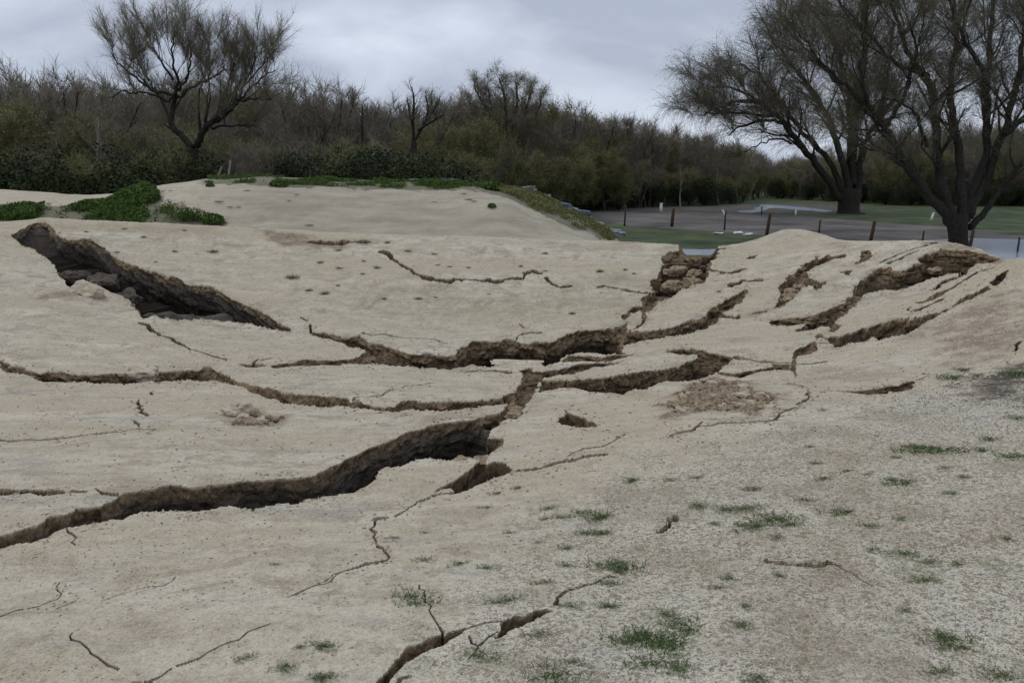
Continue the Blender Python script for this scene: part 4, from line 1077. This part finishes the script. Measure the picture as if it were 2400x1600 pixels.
# the deep wood behind
rg = np.random.default_rng(5)
n = 130000
pxs = rg.uniform(-500, 2900, n); Yb = np.interp(pxs, [-300, 400, 900, 1250, 1700, 1760, 2050, 2700], [50, 54, 66, 80, 104, 130, 100, 92]) + rg.uniform(10, 26, n)
Ht = (401 - np.interp(pxs, [t[0] for t in tops], [t[1] for t in tops])) / FP * Yb + PD
hh = Ht * (.86 + .12 * np.sin(pxs / 23.) * np.sin(pxs / 7.3)) * rg.random(n) ** .8
ax_ = (pxs - 1176) / FP / CT / 1.04
pos = np.stack([ax_ * Yb, Yb, ZP + hh], -1)
d = unit(rg.normal(size=(n, 3)) * [.5, .5, .35] + [0, 0, .8])
v, f, _ = ribbons(pos, d, .9 + rg.random(n) * 1.2, .05 + .05 * rg.random(n), np.zeros(n), rg, 2)
wood = npmesh('distant_wood', v, f, M_twigb); tag(wood, 'far brown mass of the wood behind the front rows of trees', 'wood', kind='stuff')

# ------------------------------------------------------------------ posts, stakes, markers
def post(name, px, top, bot, wpx, m, Y, label, cat, group, lean=0.0, shape='round', zbase=None, cap=None):
    a, t = ray(px, top); z1 = E - float(t) * Y; x = float(a) * Y; z0 = ZP - .1 if zbase is None else zbase
    r = wpx / 2 * Y / FP; o = empty(name, (x - lean * (z1 - z0), Y, z0), label, cat, group)
    mb = MB(); h = z1 - z0
    if shape == 'round':
        mb.tube([(0, 0, 0), (lean * h * .5, 0, h * .5), (lean * h, 0, h - r * .25), (lean * h, 0, h)], [r, r, r * .95, r * .7], 10)
        mb.build('shaft', m, o)
    else:       # steel Y stake: three flanges with notched edge
        for k in range(3):
            an = k * 2.094
            cx, cy = math.cos(an), math.sin(an)
            mb.tube([(cx * r * .6, cy * r * .6, 0), (cx * r * .6 + lean * h, cy * r * .6, h)], [r * .45, r * .45], 4)
        mb.tube([(0, 0, 0), (lean * h, 0, h)], [r * .5, r * .5], 5); mb.build('shaft', m, o)
    if cap:
        mb = MB(); mb.tube([(lean * h, 0, h - .01), (lean * h, 0, h + .06)], [r * 1.2, r * 1.1], 8); mb.build('cap', cap, o)
    return o
def Yof(py): return PD / float(ray(1176, py)[1])
FL = 'round timber posts of the leaning fence line'
for px, top, bot, wd, ln, lab in [(1547,479,521,7.5,.06,'brown timber fence post nearest the green bank, leftmost of its line'), (1769,490,541,7.5,.10,'leaning timber fence post just left of the small gravel mound'),
                               (2009,508,560,8,.12,'timber fence post leaning right, midway between the gravel mound and the big willow'), (2236,528,575,8,.10,'timber fence post beside the pale flood water, just right of the big willow trunk')]:
    post('fence_post', px, top, bot, wd, M_wood, Yof(bot if px < 1800 else 556 + (px - 2000) * .07), lab, 'fence post', FL, ln)
for px, top, bot, lab in [(1437,470,519,'thin steel stake in the grass edge, left of the first timber post'), (1667,485,529,'thin steel stake between the first two timber posts'), (1884,505,552,'thin steel stake right behind the small gravel mound'),
                      (2122,530,565,'thin steel stake just left of the big willow trunk'), (2342,545,590,'thin steel stake standing in the pale flood water')]:
    post('fence_stake', px, top, bot, 4.5, M_metal, Yof(bot if px < 1800 else 556 + (px - 2000) * .07), lab, 'stake', 'thin steel stakes of the fence line', .03, 'y')
for px, top, bot, wd, ln, lab in [(1519,468,487,7,0.0,'white marker post at the far road edge, left'), (1660,483,497,4,-.5,'white marker post tilted over to the left beside the road'),
                               (1828,482,494,4,0,'short white marker post at the tip of the river'), (2144,490,505,5,.25,'white marker post on the far grass left of the big willow'), (1750,478,500,4,0,'')]:
    if lab: post('marker_post', px, top, bot, wd, M_white, Yof(bot), lab, 'marker post', 'white marker posts beside the road', ln, cap=M_white)
post('fence_stake', 1750, 474, 494, 3.5, M_metal, Yof(494), 'short dark stake in front of the river water', 'stake', None, 0, 'y')
# fence wires between posts
# low rusty chunks of kerb and pale debris at the road edge
def rock(name, loc, s, seed, m, label, cat, group=None, flat=.6, rz=0, blocky=.5, sub=3):
    import bmesh
    bm_ = bmesh.new(); bmesh.ops.create_icosphere(bm_, subdivisions=sub, radius=1.0)
    for v in bm_.verts:
        c_ = v.co.copy(); mxx = max(abs(c_.x), abs(c_.y), abs(c_.z)); cube = c_ / mxx * .8
        q = c_.lerp(cube, blocky)
        q *= 1 + .45 * mnoise.noise(c_ * 1.3 + Vector((seed * 3.1, seed, 0))) + .22 * mnoise.noise(c_ * 3.5 + Vector((seed, 0, seed)))
        v.co = Vector((q.x * s[0], q.y * s[1], q.z * s[2]))
    me = bpy.data.meshes.new(name); bm_.to_mesh(me); bm_.free(); me.materials.append(m)
    o = bpy.data.objects.new(name, me); col.objects.link(o); o.location = loc; o.rotation_euler = (random.uniform(-.15, .15), random.uniform(-.15, .15), rz)
    return tag(o, label, cat, group)
BL = 'broken concrete blocks on the mound flank'
def on_mound(px, py): return unproj(px, py, lo=9.0)
for px, py, wx, hz, m, lab in [(1210,432,.42,.13,M_stone,'long grey broken concrete slab, topmost on the right flank of the mound'), (1292,458,.38,.10,M_stoned,'flat blue-grey slab on the mound flank below the long grey slab'),
                           (1312,470,.30,.11,M_stone,'grey concrete chunk below the flat blue-grey slab'), (1335,488,.38,.15,M_stoned,'large rounded blue-grey block lowest of the cluster on the mound flank'),
                           (1035,414,.45,.07,M_stone,'flat pale concrete slab on the grassy mound top'), (950,413,.18,.06,M_stone,'small pale stone on the grassy mound top'),
                           (985,417,.35,.04,M_stoned,'low dark green edged slab on the mound top'),
                           (1255,447,.22,.10,M_stone,'small grey chunk between the long slab and the flat blue-grey slab'),(1322,480,.22,.12,M_stone,'grey chunk leaning on the large rounded block'),(1352,497,.20,.10,M_stoned,'small dark block right below the large rounded block'),
                           (1185,437,.18,.08,M_stone,'small grey chunk at the left end of the long grey slab'),(1375,515,.2,.1,M_stone,'small grey block near the foot of the mound flank')]:
    p = on_mound(px, py + 3)
    rock('concrete_block', (p[0], p[1], p[2] + hz * .4), (wx, wx * .7, hz), px, m, lab, 'concrete block', BL, blocky=.85, rz=random.uniform(-.3, .3))
for px, py, wx, hz, lab in [(1408,522,.5,.18,'grey rock at the corner of the green bank, upper one'), (1420,538,.45,.2,'pale grey rock at the corner of the green bank, lower one')]:
    Y = Yof(py + 4) ; q = P(px, py, min(Y, 50)); rock('rock', (q[0], q[1], ZP + .12), (wx, wx, hz), px, M_stone, lab, 'rock', None, rz=1, blocky=.5)
for k, (px, py) in enumerate([(1650,538),(1695,536),(1718,540),(1380,551)]):
    q = P(px, py, Yof(py) if k < 3 else 21.2)
    rock('pale_stone', (q[0], q[1], (ZP + .05) if k < 3 else z_at(q[0], 21.2) + .03), (.3 if k < 3 else .12, .25, .07 if k < 3 else .07), px, M_white, ['white stone on the grass edge, left one of three', 'white stone on the grass edge, middle of three', 'white stone on the grass edge, right one of three', 'small white stone at the foot of the green bank behind the rim'][k], 'stone', None)
# soil clods
def clod(px, py, s, m, lab, lift=.3, tilt=None, blocky=.5, group=None, name='soil_clod', hi=8.0):
    p = unproj(px, py, hi=hi); d = 0
    o = rock(name, (p[0], p[1], p[2] + s[2] * lift), s, px + py, m, lab, 'soil clod', group, rz=random.uniform(0, 3), blocky=blocky)
    if tilt: o.rotation_euler = tilt
    return o
GP = 'clods of the small pile on the lower slope'
for k, (x, y, s) in enumerate([(1228,160,.17),(1225,125,.11),(1290,130,.12),(1340,160,.09),(1372,195,.08),(1260,210,.07),(1310,215,.06),(1410,185,.07),(1275,180,.09),(1450,190,.05),(1350,215,.06),(1395,205,.045),(1480,175,.04),(1235,205,.05)]):
    (px, py), = TE([(x, y)])
    clod(px, py, (s * .62, s * .55, s * .42), M_clod if k in (0, 1, 2, 4, 8) else M_clodb,
         ['largest pale clod at the left of the small soil pile', 'pale clod at the back left of the small soil pile', 'cracked pale clod at the top of the small soil pile'][k] if k < 3 else ('pale crumbled clod in the small soil pile' if k in (4, 8) else 'brown crumbled clod in the small soil pile'), .2, None, .3, GP)
GR = 'crumbled brown clods below the middle crack'
rg = np.random.default_rng(3)
k = 0
poly_r = TG([(330,220),(420,140),(560,70),(700,95),(830,150),(850,200),(760,240),(560,230),(380,250)])
while k < 200:
    px = rg.uniform(1520, 1775); py = rg.uniform(862, 955)
    if not inside(poly_r, np.array([px]), np.array([py]))[0]: continue
    s = float(rg.gamma(1.6, .010)) + .010; s = min(s, .055)
    clod(px, py, (s * 1.3, s, s * .6), M_clodb if rg.random() < .8 else M_clod, 'crumbly soil clod in the brown rubble patch below the middle crack', .25, None, .3, GR); k += 1
for (px, py), s, lab in [(TA([(985,1265)])[0], (.19,.13,.09), 'pale clod wedged in the long left crack'), (TB([(1500,1180)])[0], (.4,.12,.03), 'flat pale slab lying in the upper crack')]:
    clod(px, py, s, M_clod, lab, .1, (0.1, .05, .1), .8, hi=8.0)
(px, py), = TA([(590,690)])
p = unproj(px, py)
o = rock('soil_slab', (p[0], p[1], p[2] - .03), (.36, .2, .2), 77, M_clod, 'tilted pale slab with a brown edge leaning beside the big left trench', 'soil slab', None, blocky=.8); o.rotation_euler = (.35, .25, -.5)
# collapsed lumps inside the cracks
GL = 'soil lumps fallen into the cracks'
lumps = [(TB, 1150,1165,.16),(TB,1210,1180,.12),(TB,1330,1175,.10),(TB,1180,1140,.12),(TF,850,455,.10),(TF,800,465,.08),(TF,900,400,.1),(TF,1060,235,.1),(TF,1040,250,.08),(TF,1080,215,.09),(TC,560,640,.25),(TC,640,600,.2),(TC,700,620,.22),(TC,600,520,.18),(TC,720,540,.16),(TC,540,560,.15),
         (TC,1440,700,.18),(TC,1490,640,.14),(TC,1400,740,.16),(TDl,1240,350,.12),(TDl,1400,360,.2),(TDl,1330,400,.16),(TDl,880,520,.18),(TE,1000,620,.08),(TE,1200,600,.09),(TE,760,630,.07),(TE,1500,590,.08),(TA,700,600,.3),(TA,620,540,.22),(TA,500,520,.25),(TA,860,650,.3),(TA,1080,810,.3),(TA,1200,820,.4),(TA,1380,800,.45),(TA,1500,820,.35),(TF,960,530,.08),(TF,1000,520,.07)]
for f_, x, y, s in lumps:
    (px, py), = f_([(x, y)])
    p = unproj(px, py); q = z_at(p[0], p[1])
    lb_ = {TA: 'dark soil lump fallen into the big upper left trench', TB: 'brown soil lump at the foot of the upper middle crack wall', TE: 'dark soil lump in the long lower trench',
           TC: 'brown soil block fallen into the notch at the rim' if px < 1650 else 'brown soil block in the short crack right of the notch', TDl: 'brown soil block in the wide scarp below the right rim'}.get(f_,
           'brown soil lump at the right end of the lower trench' if py > 980 else 'brown soil lump at the junction of the middle cracks')
    rock('fallen_soil_lump', (p[0], p[1], q + s * .2), (s, s * .8, s * .6), x + y, M_dclod if f_ in (TA, TE) else M_clodb, lb_, 'soil lump', GL, blocky=.4, rz=x)
# pale slab in the lowest crack, cut free on all sides
(px, py), = TF([(915,1325)])
p = unproj(px, py)
# ------------------------------------------------------------------ pebbles (stuff)
def visible_sample(n, poly_px, rg):
    p = np.array(poly_px); x0, y0 = p.min(0); x1, y1 = p.max(0); o = []
    while len(o) < n:
        px = rg.uniform(x0, x1, n * 2); py = rg.uniform(y0, y1, n * 2); m = inside(poly_px, px, py)
        o += list(zip(px[m], py[m]))
    return o[:n]
rg = np.random.default_rng(31)
D2 = depth > .03
edge = np.zeros_like(D2)
for di, dj in [(0, 2), (0, 4), (0, 7), (0, -2), (0, -4), (0, -7), (4, 0), (-4, 0), (9, 0), (-9, 0), (6, 4), (-6, -4), (15, 2), (-15, 2), (0, 11), (0, -11)]:
    edge |= np.roll(np.roll(D2, di, 0), dj, 1)
edge = edge.ravel() * (.3 + .7 * (fbm(ci / 40., ri / 14., 1.0, 2, 141) > .05))
def pebbles(name, n, m, smin, smax, label, box, prob, on_edge=False):
    ai = rg.uniform(box[0], box[1], n); s = rg.uniform(box[2], box[3], n) 
    j = np.clip(np.searchsorted(A, ai), 1, NC - 1); i = np.clip(np.searchsorted(ss, s), 1, NR - 1)
    k = j * NR + i
    gm = gravel[k] * (1 - .5 * brown[k]) * (1 - dark[k]) * (.35 + .9 * np.clip(fbm(gx[k], gy[k], .9, 3, 61) + .5, 0, 1)); keep = (rg.random(n) < (prob(gm) if prob else 0)) & (depth.ravel()[k] < .004) & (depth.ravel()[np.minimum(k + 1, k.max())] < .004)
    if on_edge: keep = (rg.random(n) < edge[k]) & (depth.ravel()[k] < .004)
    k = k[keep]; n = len(k)
    pos = V[k].astype(float)
    pos[:, 0] += rg.normal(size=n) * .003; pos[:, 1] += rg.normal(size=n) * .006
    Yk = pos[:, 1]; sz = rg.uniform(smin, smax, n) * np.clip(Yk / 3.2, .8, 2.2)
    pos[:, 2] += sz * .15
    base = np.array([(1, 0, 0), (-1, 0, 0), (0, 1, 0), (0, -1, 0), (0, 0, .7), (0, 0, -.6)], float)
    ang = rg.uniform(0, 6.28, n); ca, sa = np.cos(ang), np.sin(ang)
    B = base[None] * (1 + .5 * (rg.random((n, 6, 1)) - .5)) * sz[:, None, None] * np.stack([rg.uniform(.8, 1.3, n), rg.uniform(.6, 1., n), rg.uniform(.5, .9, n)], -1)[:, None]
    X = B[..., 0] * ca[:, None] - B[..., 1] * sa[:, None]; Yy = B[..., 0] * sa[:, None] + B[..., 1] * ca[:, None]
    Vp = np.stack([X, Yy, B[..., 2]], -1) + pos[:, None]
    fc = np.array([(0, 2, 4), (2, 1, 4), (1, 3, 4), (3, 0, 4), (2, 0, 5), (1, 2, 5), (3, 1, 5), (0, 3, 5)])
    Fp = (fc[None] + (np.arange(n) * 6)[:, None, None]).reshape(-1, 3)
    o = npmesh(name, Vp.reshape(-1, 3), Fp, m); tag(o, label, 'gravel', kind='stuff'); print(name, n)
pebbles('pale_gravel', 70000, M_pebw, .002, .0046, 'fine pale gravel scattered over the right foreground', (-.72, .74, .85, 6.0), lambda g_: .01 + .8 * g_)
pebbles('dark_gravel', 45000, M_pebd, .002, .0045, 'dark grit scattered between the pale gravel', (-.72, .74, .85, 7.5), lambda g_: .03 + .45 * g_)

pebbles('soil_crumbs', 24000, M_clodb, .003, .0085, 'crumbs of brown soil lying along the edges of the cracks', (-.72, .74, 1.5, 8.1), None, True)
pebbles('pale_crumbs', 24000, M_clod, .003, .010, 'crumbs of pale crust lying along the edges of the cracks', (-.72, .74, 1.5, 8.1), None, True)
pebbles('pale_stones', 14000, M_pebw, .003, .006, 'pale chips of stone lying on the far slopes of the bowl', (-.72, .74, 4.6, 8.0), lambda g_: .55 + 0 * g_)
pebbles('dark_stones', 9000, M_pebd, .003, .006, 'dark crumbs of soil lying on the slopes of the bowl', (-.72, .74, 1.0, 8.0), lambda g_: .5 + 0 * g_)
# ------------------------------------------------------------------ grass tufts and weeds
def tuft_mesh(seed, n, h, spread, wid, lean=.7):
    rg = np.random.default_rng(seed)
    p0 = np.stack([np.clip(rg.normal(size=n), -1.8, 1.8) * spread, np.clip(rg.normal(size=n), -1.8, 1.8) * spread * .8, np.zeros(n) - .002], -1)
    d = unit(np.stack([rg.normal(size=n) * lean, rg.normal(size=n) * lean, np.ones(n)], -1))
    v, f, _ = ribbons(p0, d, h * (.4 + .8 * rg.random(n)), np.full(n, wid) * (.6 + .8 * rg.random(n)), np.full(n, .25), rg, 3, .1)
    return v, f
def mk_proto(name, seed, n, h, sp, wd, m):
    v, f = tuft_mesh(seed, n, h, sp, wd); o = npmesh(name, v, f, m); return o
tprot = [mk_proto('grass_tuft', 300 + i, 260, .020, .026, .0014, M_gblade) for i in range(4)]
for o in tprot: o['_u'] = 0
GT = 'grass tufts growing out of the gravel'
def tuft(px, py, s, label=None, stretch=1.0, hi=8.0, lo=0.0, slope=False):
    p = unproj(px, py, lo=lo, hi=hi); o = tprot[random.randrange(4)]
    if not o['_u']: o['_u'] = 1; c = o
    else: c = o.copy(); col.objects.link(c)
    c.location = (p[0], p[1], z_at(p[0], p[1]) + .001); c.rotation_euler = (0, 0, random.random() * 6.28 if stretch == 1 else random.uniform(-.3, .3)); c.scale = (s * stretch, s, s)
    if slope and p[1] > 7: s *= random.uniform(.45, .95); c.scale = (s * .75, s * .75, s * 1.9 * random.uniform(.7, 1.3))
    elif slope: c.scale = (s * .6, s * .6, s * .6)
    zn = 'in the bottom right corner' if px > 1900 and py > 1350 else 'at the right edge beside the dark soil' if px > 2050 and py < 1150 else 'near the middle of the right gravel' if py < 1300 and px > 1600 else 'around the largest clump' if px > 1350 and py > 1380 else 'beside the lowest crack' if px < 1350 and py > 1250 else 'on the gravel below the small triangular hole' if px < 1600 and py < 1250 else 'in the lower right foreground'
    tag(c, label or ('small green grass tuft ' + zn), 'grass tuft', None if label else GT)
    if label and 'group' in c: del c['group']
    return c
named = [((300,1375),2.3,1.2,'largest grass clump, at the bottom centre right of the gravel'),((365,1390),1.9,1.1,None),((245,1345),1.9,1.1,None),((400,1290),2.0,1.1,'grass clump just above the largest clump'),((350,1245),1.5,1,None),((450,1310),1.4,1,None),
         ((290,1475),1.7,1.5,None),((410,1500),1.3,1,None),((1660,435),2.6,2.4,'wide bright tuft on the white gravel at the right'),((1600,415),1.6,1.6,None),((1510,590),1.9,1.6,None),((1450,572),1.2,1,None),((900,765),2.2,1.8,'dense tuft in the middle of the right gravel, rightmost of three'),((960,790),1.3,1.4,None),((790,810),2.0,1.6,None),((720,798),1.2,1,None),((740,715),1.6,1.2,None),((650,720),1.4,1.4,None),((495,700),1.5,1,None),
         ((1230,738),1.8,2.0,None),((1500,768),1.2,1,None),((1740,1370),1.9,1.4,'dark green tuft near the lower right corner of the gravel'),((1680,1335),1.2,1,None),((1670,1515),1.2,1.2,None),((2010,1530),1.5,1.2,None),((1480,935),1.3,1.5,None),((1635,975),1.2,1.2,None),((1610,1072),1.2,1.5,None),((1520,1215),.9,1,None),
         ((75,990),1.9,1,None),((100,1020),1.1,1,None),((30,760),1.5,1,None),((20,840),1.2,1,None),((580,792),.9,1,None),((1345,795),1.1,1.2,None),((1030,675),1.0,1.6,None),((770,620),1.1,1.6,None),((1120,568),1.2,1.4,None),((1230,535),1.0,1.3,None),((1330,548),.9,1,None),((370,575),1.0,1.3,None),((175,582),1.1,1,None),((490,562),.8,1.4,None),((880,858),1.1,1,None),((1900,430),1.7,1,None),((2060,465),2.4,1.2,None),((1925,375),1.6,1,None),((2060,275),1.8,1,None),
         ((1750,78),3.0,1.3,'round bright green tuft right of the rim cracks, left of the dark soil patch'),((1812,38),2.4,1.2,None),((1870,65),1.6,1.2,None),((2080,60),3.4,1.2,None),((1110,232),1.1,1,None),((1040,412),1.0,1,None),((645,1060),1.0,1,None),((710,1285),1.1,1,None),((730,1195),.8,1,None),((780,1550),1.2,1,None),((60,1190),.8,1,None),((600,1100),.8,1.3,None),((915,980),1.0,1.2,None),((900,1045),.9,1,None),((1350,920),.9,1,None),((1740,640),1.0,1.3,None),((1810,560),1.0,1.2,None),((1710,520),1.2,1,None),((2010,860),.9,1,None),((1770,990),.9,1,None),((1470,465),1.0,1,None),((1080,490),.9,1.3,None)]
for (x, y), s, st, lab in named:
    (px, py), = TG([(x, y)])
    tuft(px, py, s * .85, lab, st)
for (x, y), s in [((570,1150),1.6),((585,1180),1.5),((630,970),1.1),((790,990),1.0),((930,1008),.9),((1010,1168),1.3),((1080,610),.9),((980,640),1.0),((1225,715),.9),((1310,760),1.3),((1410,735),1.4),((1500,755),1.8),((1480,838),1.2),((1410,833),1.0),((1330,912),1.0),((1560,1010),2.2),((1525,1085),1.0),((1530,1190),1.0),((110,1390),1.1),((1270,1535),1.8),((1640,580),1.1),((1320,992),.9),((1200,1080),.9),((1320,1192),.9),((460,858),.6),((620,833),.5),((1040,833),.7),((895,1443),1.0),((1170,1330),.8),((130,1545),1.0),((1630,1370),1.8),((920,712),.7),((1170,880),.7),((1215,765),.7),((1340,1465),.7)]:
    (px, py), = TF([(x, y)]); tuft(px, py, s, None, 1.2)
for f_, x, y, s in [(TA,860,265,2.2),(TA,1270,270,2.6),(TA,990,322,2.2),(TA,595,290,2.2),(TA,1205,420,3.0),(TA,1470,420,3.4),(TA,2015,595,4.2),(TA,810,430,2.0),(TA,1075,498,1.2),(TB,275,405,3.0),(TB,610,350,3.4),(TB,755,412,3.4),(TB,935,430,2.2),(TB,280,528,3.0),(TB,180,705,3.4),(TB,270,648,2.6),(TB,825,738,2.4),(TB,1040,515,2.0),(TB,1700,545,3.0),(TB,1885,850,3.0),(TB,2080,550,2.4),(TB,1700,425,2.0),(TB,440,568,2.0),(TB,70,685,2.0),(TB,540,522,2.2),(TB,1530,515,1.8),(TB,960,505,1.6),(TB,1170,525,1.6),(TB,1310,705,1.8),(TB,945,728,1.6),(TB,590,740,1.4),(TB,2250,540,2.2),(TB,450,480,1.6),(TB,150,490,2.0),(TB,2310,570,2.0),(TC,20,590,2.4),(TC,895,738,1.6),(TE,1440,945,.9),(TE,1290,1435,1.3),(TE,1490,1495,1.7),(TE,1690,1380,1.3),(TE,1575,1383,.8),(TE,1700,1540,1.2)]:
    (px, py), = f_([(x, y)]); tuft(px, py, s, 'small weed tuft growing on the pale slopes of the cracked bowl', 1.2, slope=True)['group'] = 'weed tufts on the slopes of the bowl'
rg = np.random.default_rng(77)
for k in range(12):
    px = rg.uniform(390, 1250); py = rg.uniform(436, 470) + max(0, px - 1100) * .25 if rg.random() < .75 else rg.uniform(470, 530)
    tuft(px, py, rg.uniform(1.6, 3.0), 'small dark weed dotted over the pale face of the middle mound', 1.0, hi=13, lo=9.0)['group'] = 'weeds dotted over the mound face'
# weeds on the mounds: leafy ground cover (stuff)
def cover(name, outline, n, size, h, m, label, lo=8.6, hi=13, seed=1, gap=.75):
    rg = np.random.default_rng(seed)
    p = np.array(outline); gp = [tuple(unproj(x, y, lo=lo, hi=hi)[:2]) for x, y in outline]
    q = np.array(gp); x0, y0 = q.min(0); x1, y1 = q.max(0)
    xs = rg.uniform(x0, x1, n * 6); ys = rg.uniform(y0, y1, n * 6)
    k = inside(gp, xs, ys) & (rg.random(n * 6) < np.clip(fbm(xs, ys, 1.4, 3, seed) * 2.4 + gap, 0, 1))
    xs, ys = xs[k][:n], ys[k][:n]
    zs = np.array([z_at(a, b) for a, b in zip(xs, ys)])
    hh = h * (.3 + np.clip(fbm(xs, ys, 1.1, 3, seed + 4) + .5, 0, 1.2)) * rg.random(len(xs))
    pos = np.stack([xs, ys, zs + hh], -1)
    v, f = leafquads(pos, size * (.5 + rg.random(len(xs))), rg, 1.5)
    o = npmesh(name, v, f, m); tag(o, label, 'weeds', kind='stuff'); print(name, len(xs))
cover('weed_patch', [(-150,478),(60,474),(150,484),(220,474),(290,452),(330,436),(362,448),(380,470),(440,500),(500,514),(300,516),(100,509),(-150,515)], 60000, .035, .22, M_gleaf, 'bright green leafy weeds growing along the foot of the left sand bank', seed=2, gap=.95)
cover('mound_grass', [(470,420),(480,408),(640,407),(1110,414),(1160,432),(1095,436),(900,433),(800,429),(640,425)], 32000, .028, .12, M_gleaf, 'low green grass along the top of the middle mound', seed=3, gap=.4)
cover('flank_scrub', [(1080,420),(1180,428),(1250,448),(1360,500),(1420,542),(1400,556),(1330,527),(1240,487),(1160,446)], 30000, .03, .14, M_leaf, 'dull green and brown scrub covering the right flank of the mound', seed=4)
# individual leafy weeds
def weed(px, py, s, lab, lo=8.6, hi=13):
    rg = np.random.default_rng(int(px)); p = unproj(px, py, lo=lo, hi=hi)
    n = 700; pos = unit(rg.normal(size=(n, 3))) * (rg.random((n, 1)) ** .5) * [s, s, s * .8]; pos[:, 2] = abs(pos[:, 2])
    r = empty('leafy_weed', (p[0], p[1], z_at(p[0], p[1])), lab, 'weed')
    v, f = leafquads(pos, s * .16 * (.6 + rg.random(n)), rg, 1.5); npmesh('leaves', v, f, M_gleaf, r)
    mb = MB()
    for k in range(6):
        e = pos[rg.integers(0, n)]; mb.tube([(0, 0, -.03), tuple(e * .5), tuple(e)], [.008, .006, .003], 4, False)
    mb.build('stem', M_gblade, r)
weed(490, 512, .33, 'bright leafy weed at the right end of the green weed patch')
weed(325, 455, .42, 'tall leafy weed at the top of the green weed patch')
weed(1135, 437, .35, 'bright leafy weed where the mound top meets its right flank')
weed(483, 430, .14, 'small round weed on the upper face of the middle mound')
weed(1130, 478, .13, 'dark little weed alone on the right end of the mound face')
weed(640, 428, .3, 'spreading weed spilling over the top edge of the mound face')
# fallen dead branches by the left tree
for (x0, y0), (x1, y1), Y, lab in [((1430,1180),(1530,1095),33,'pale fallen branch leaning right of the forked tree, left one'), ((1540,1150),(1600,1045),33.5,'pale fallen branch leaning right of the forked tree, right one')]:
    (ax0, ay0), (ax1, ay1) = TI([(x0, y0)])[0], TI([(x1, y1)])[0]
    p0, p1 = P(ax0, ay0, Y), P(ax1, ay1, Y); p0 = p0.copy(); p0[2] = min(p0[2], z_at(p0[0], Y) + .02)
    mb = MB(); m_ = (p0 + p1) / 2 + np.array([0, 0, .08]); mb.tube([tuple(p0), tuple(m_), tuple(p1)], [.06, .05, .03], 7)
    q = m_ + np.array([.35, .1, .3]); mb.tube([tuple(m_), tuple(q)], [.03, .012], 5)
    tag(mb.build('fallen_branch', M_dead), lab, 'branch')
for l in kinds.values():
    for o in l:
        if '_used' in o: del o['_used']
for o in tprot:
    if '_u' in o: del o['_u']
for o in bpy.data.objects:
    for k_ in ('_u', '_used'):
        if k_ in o: del o[k_]
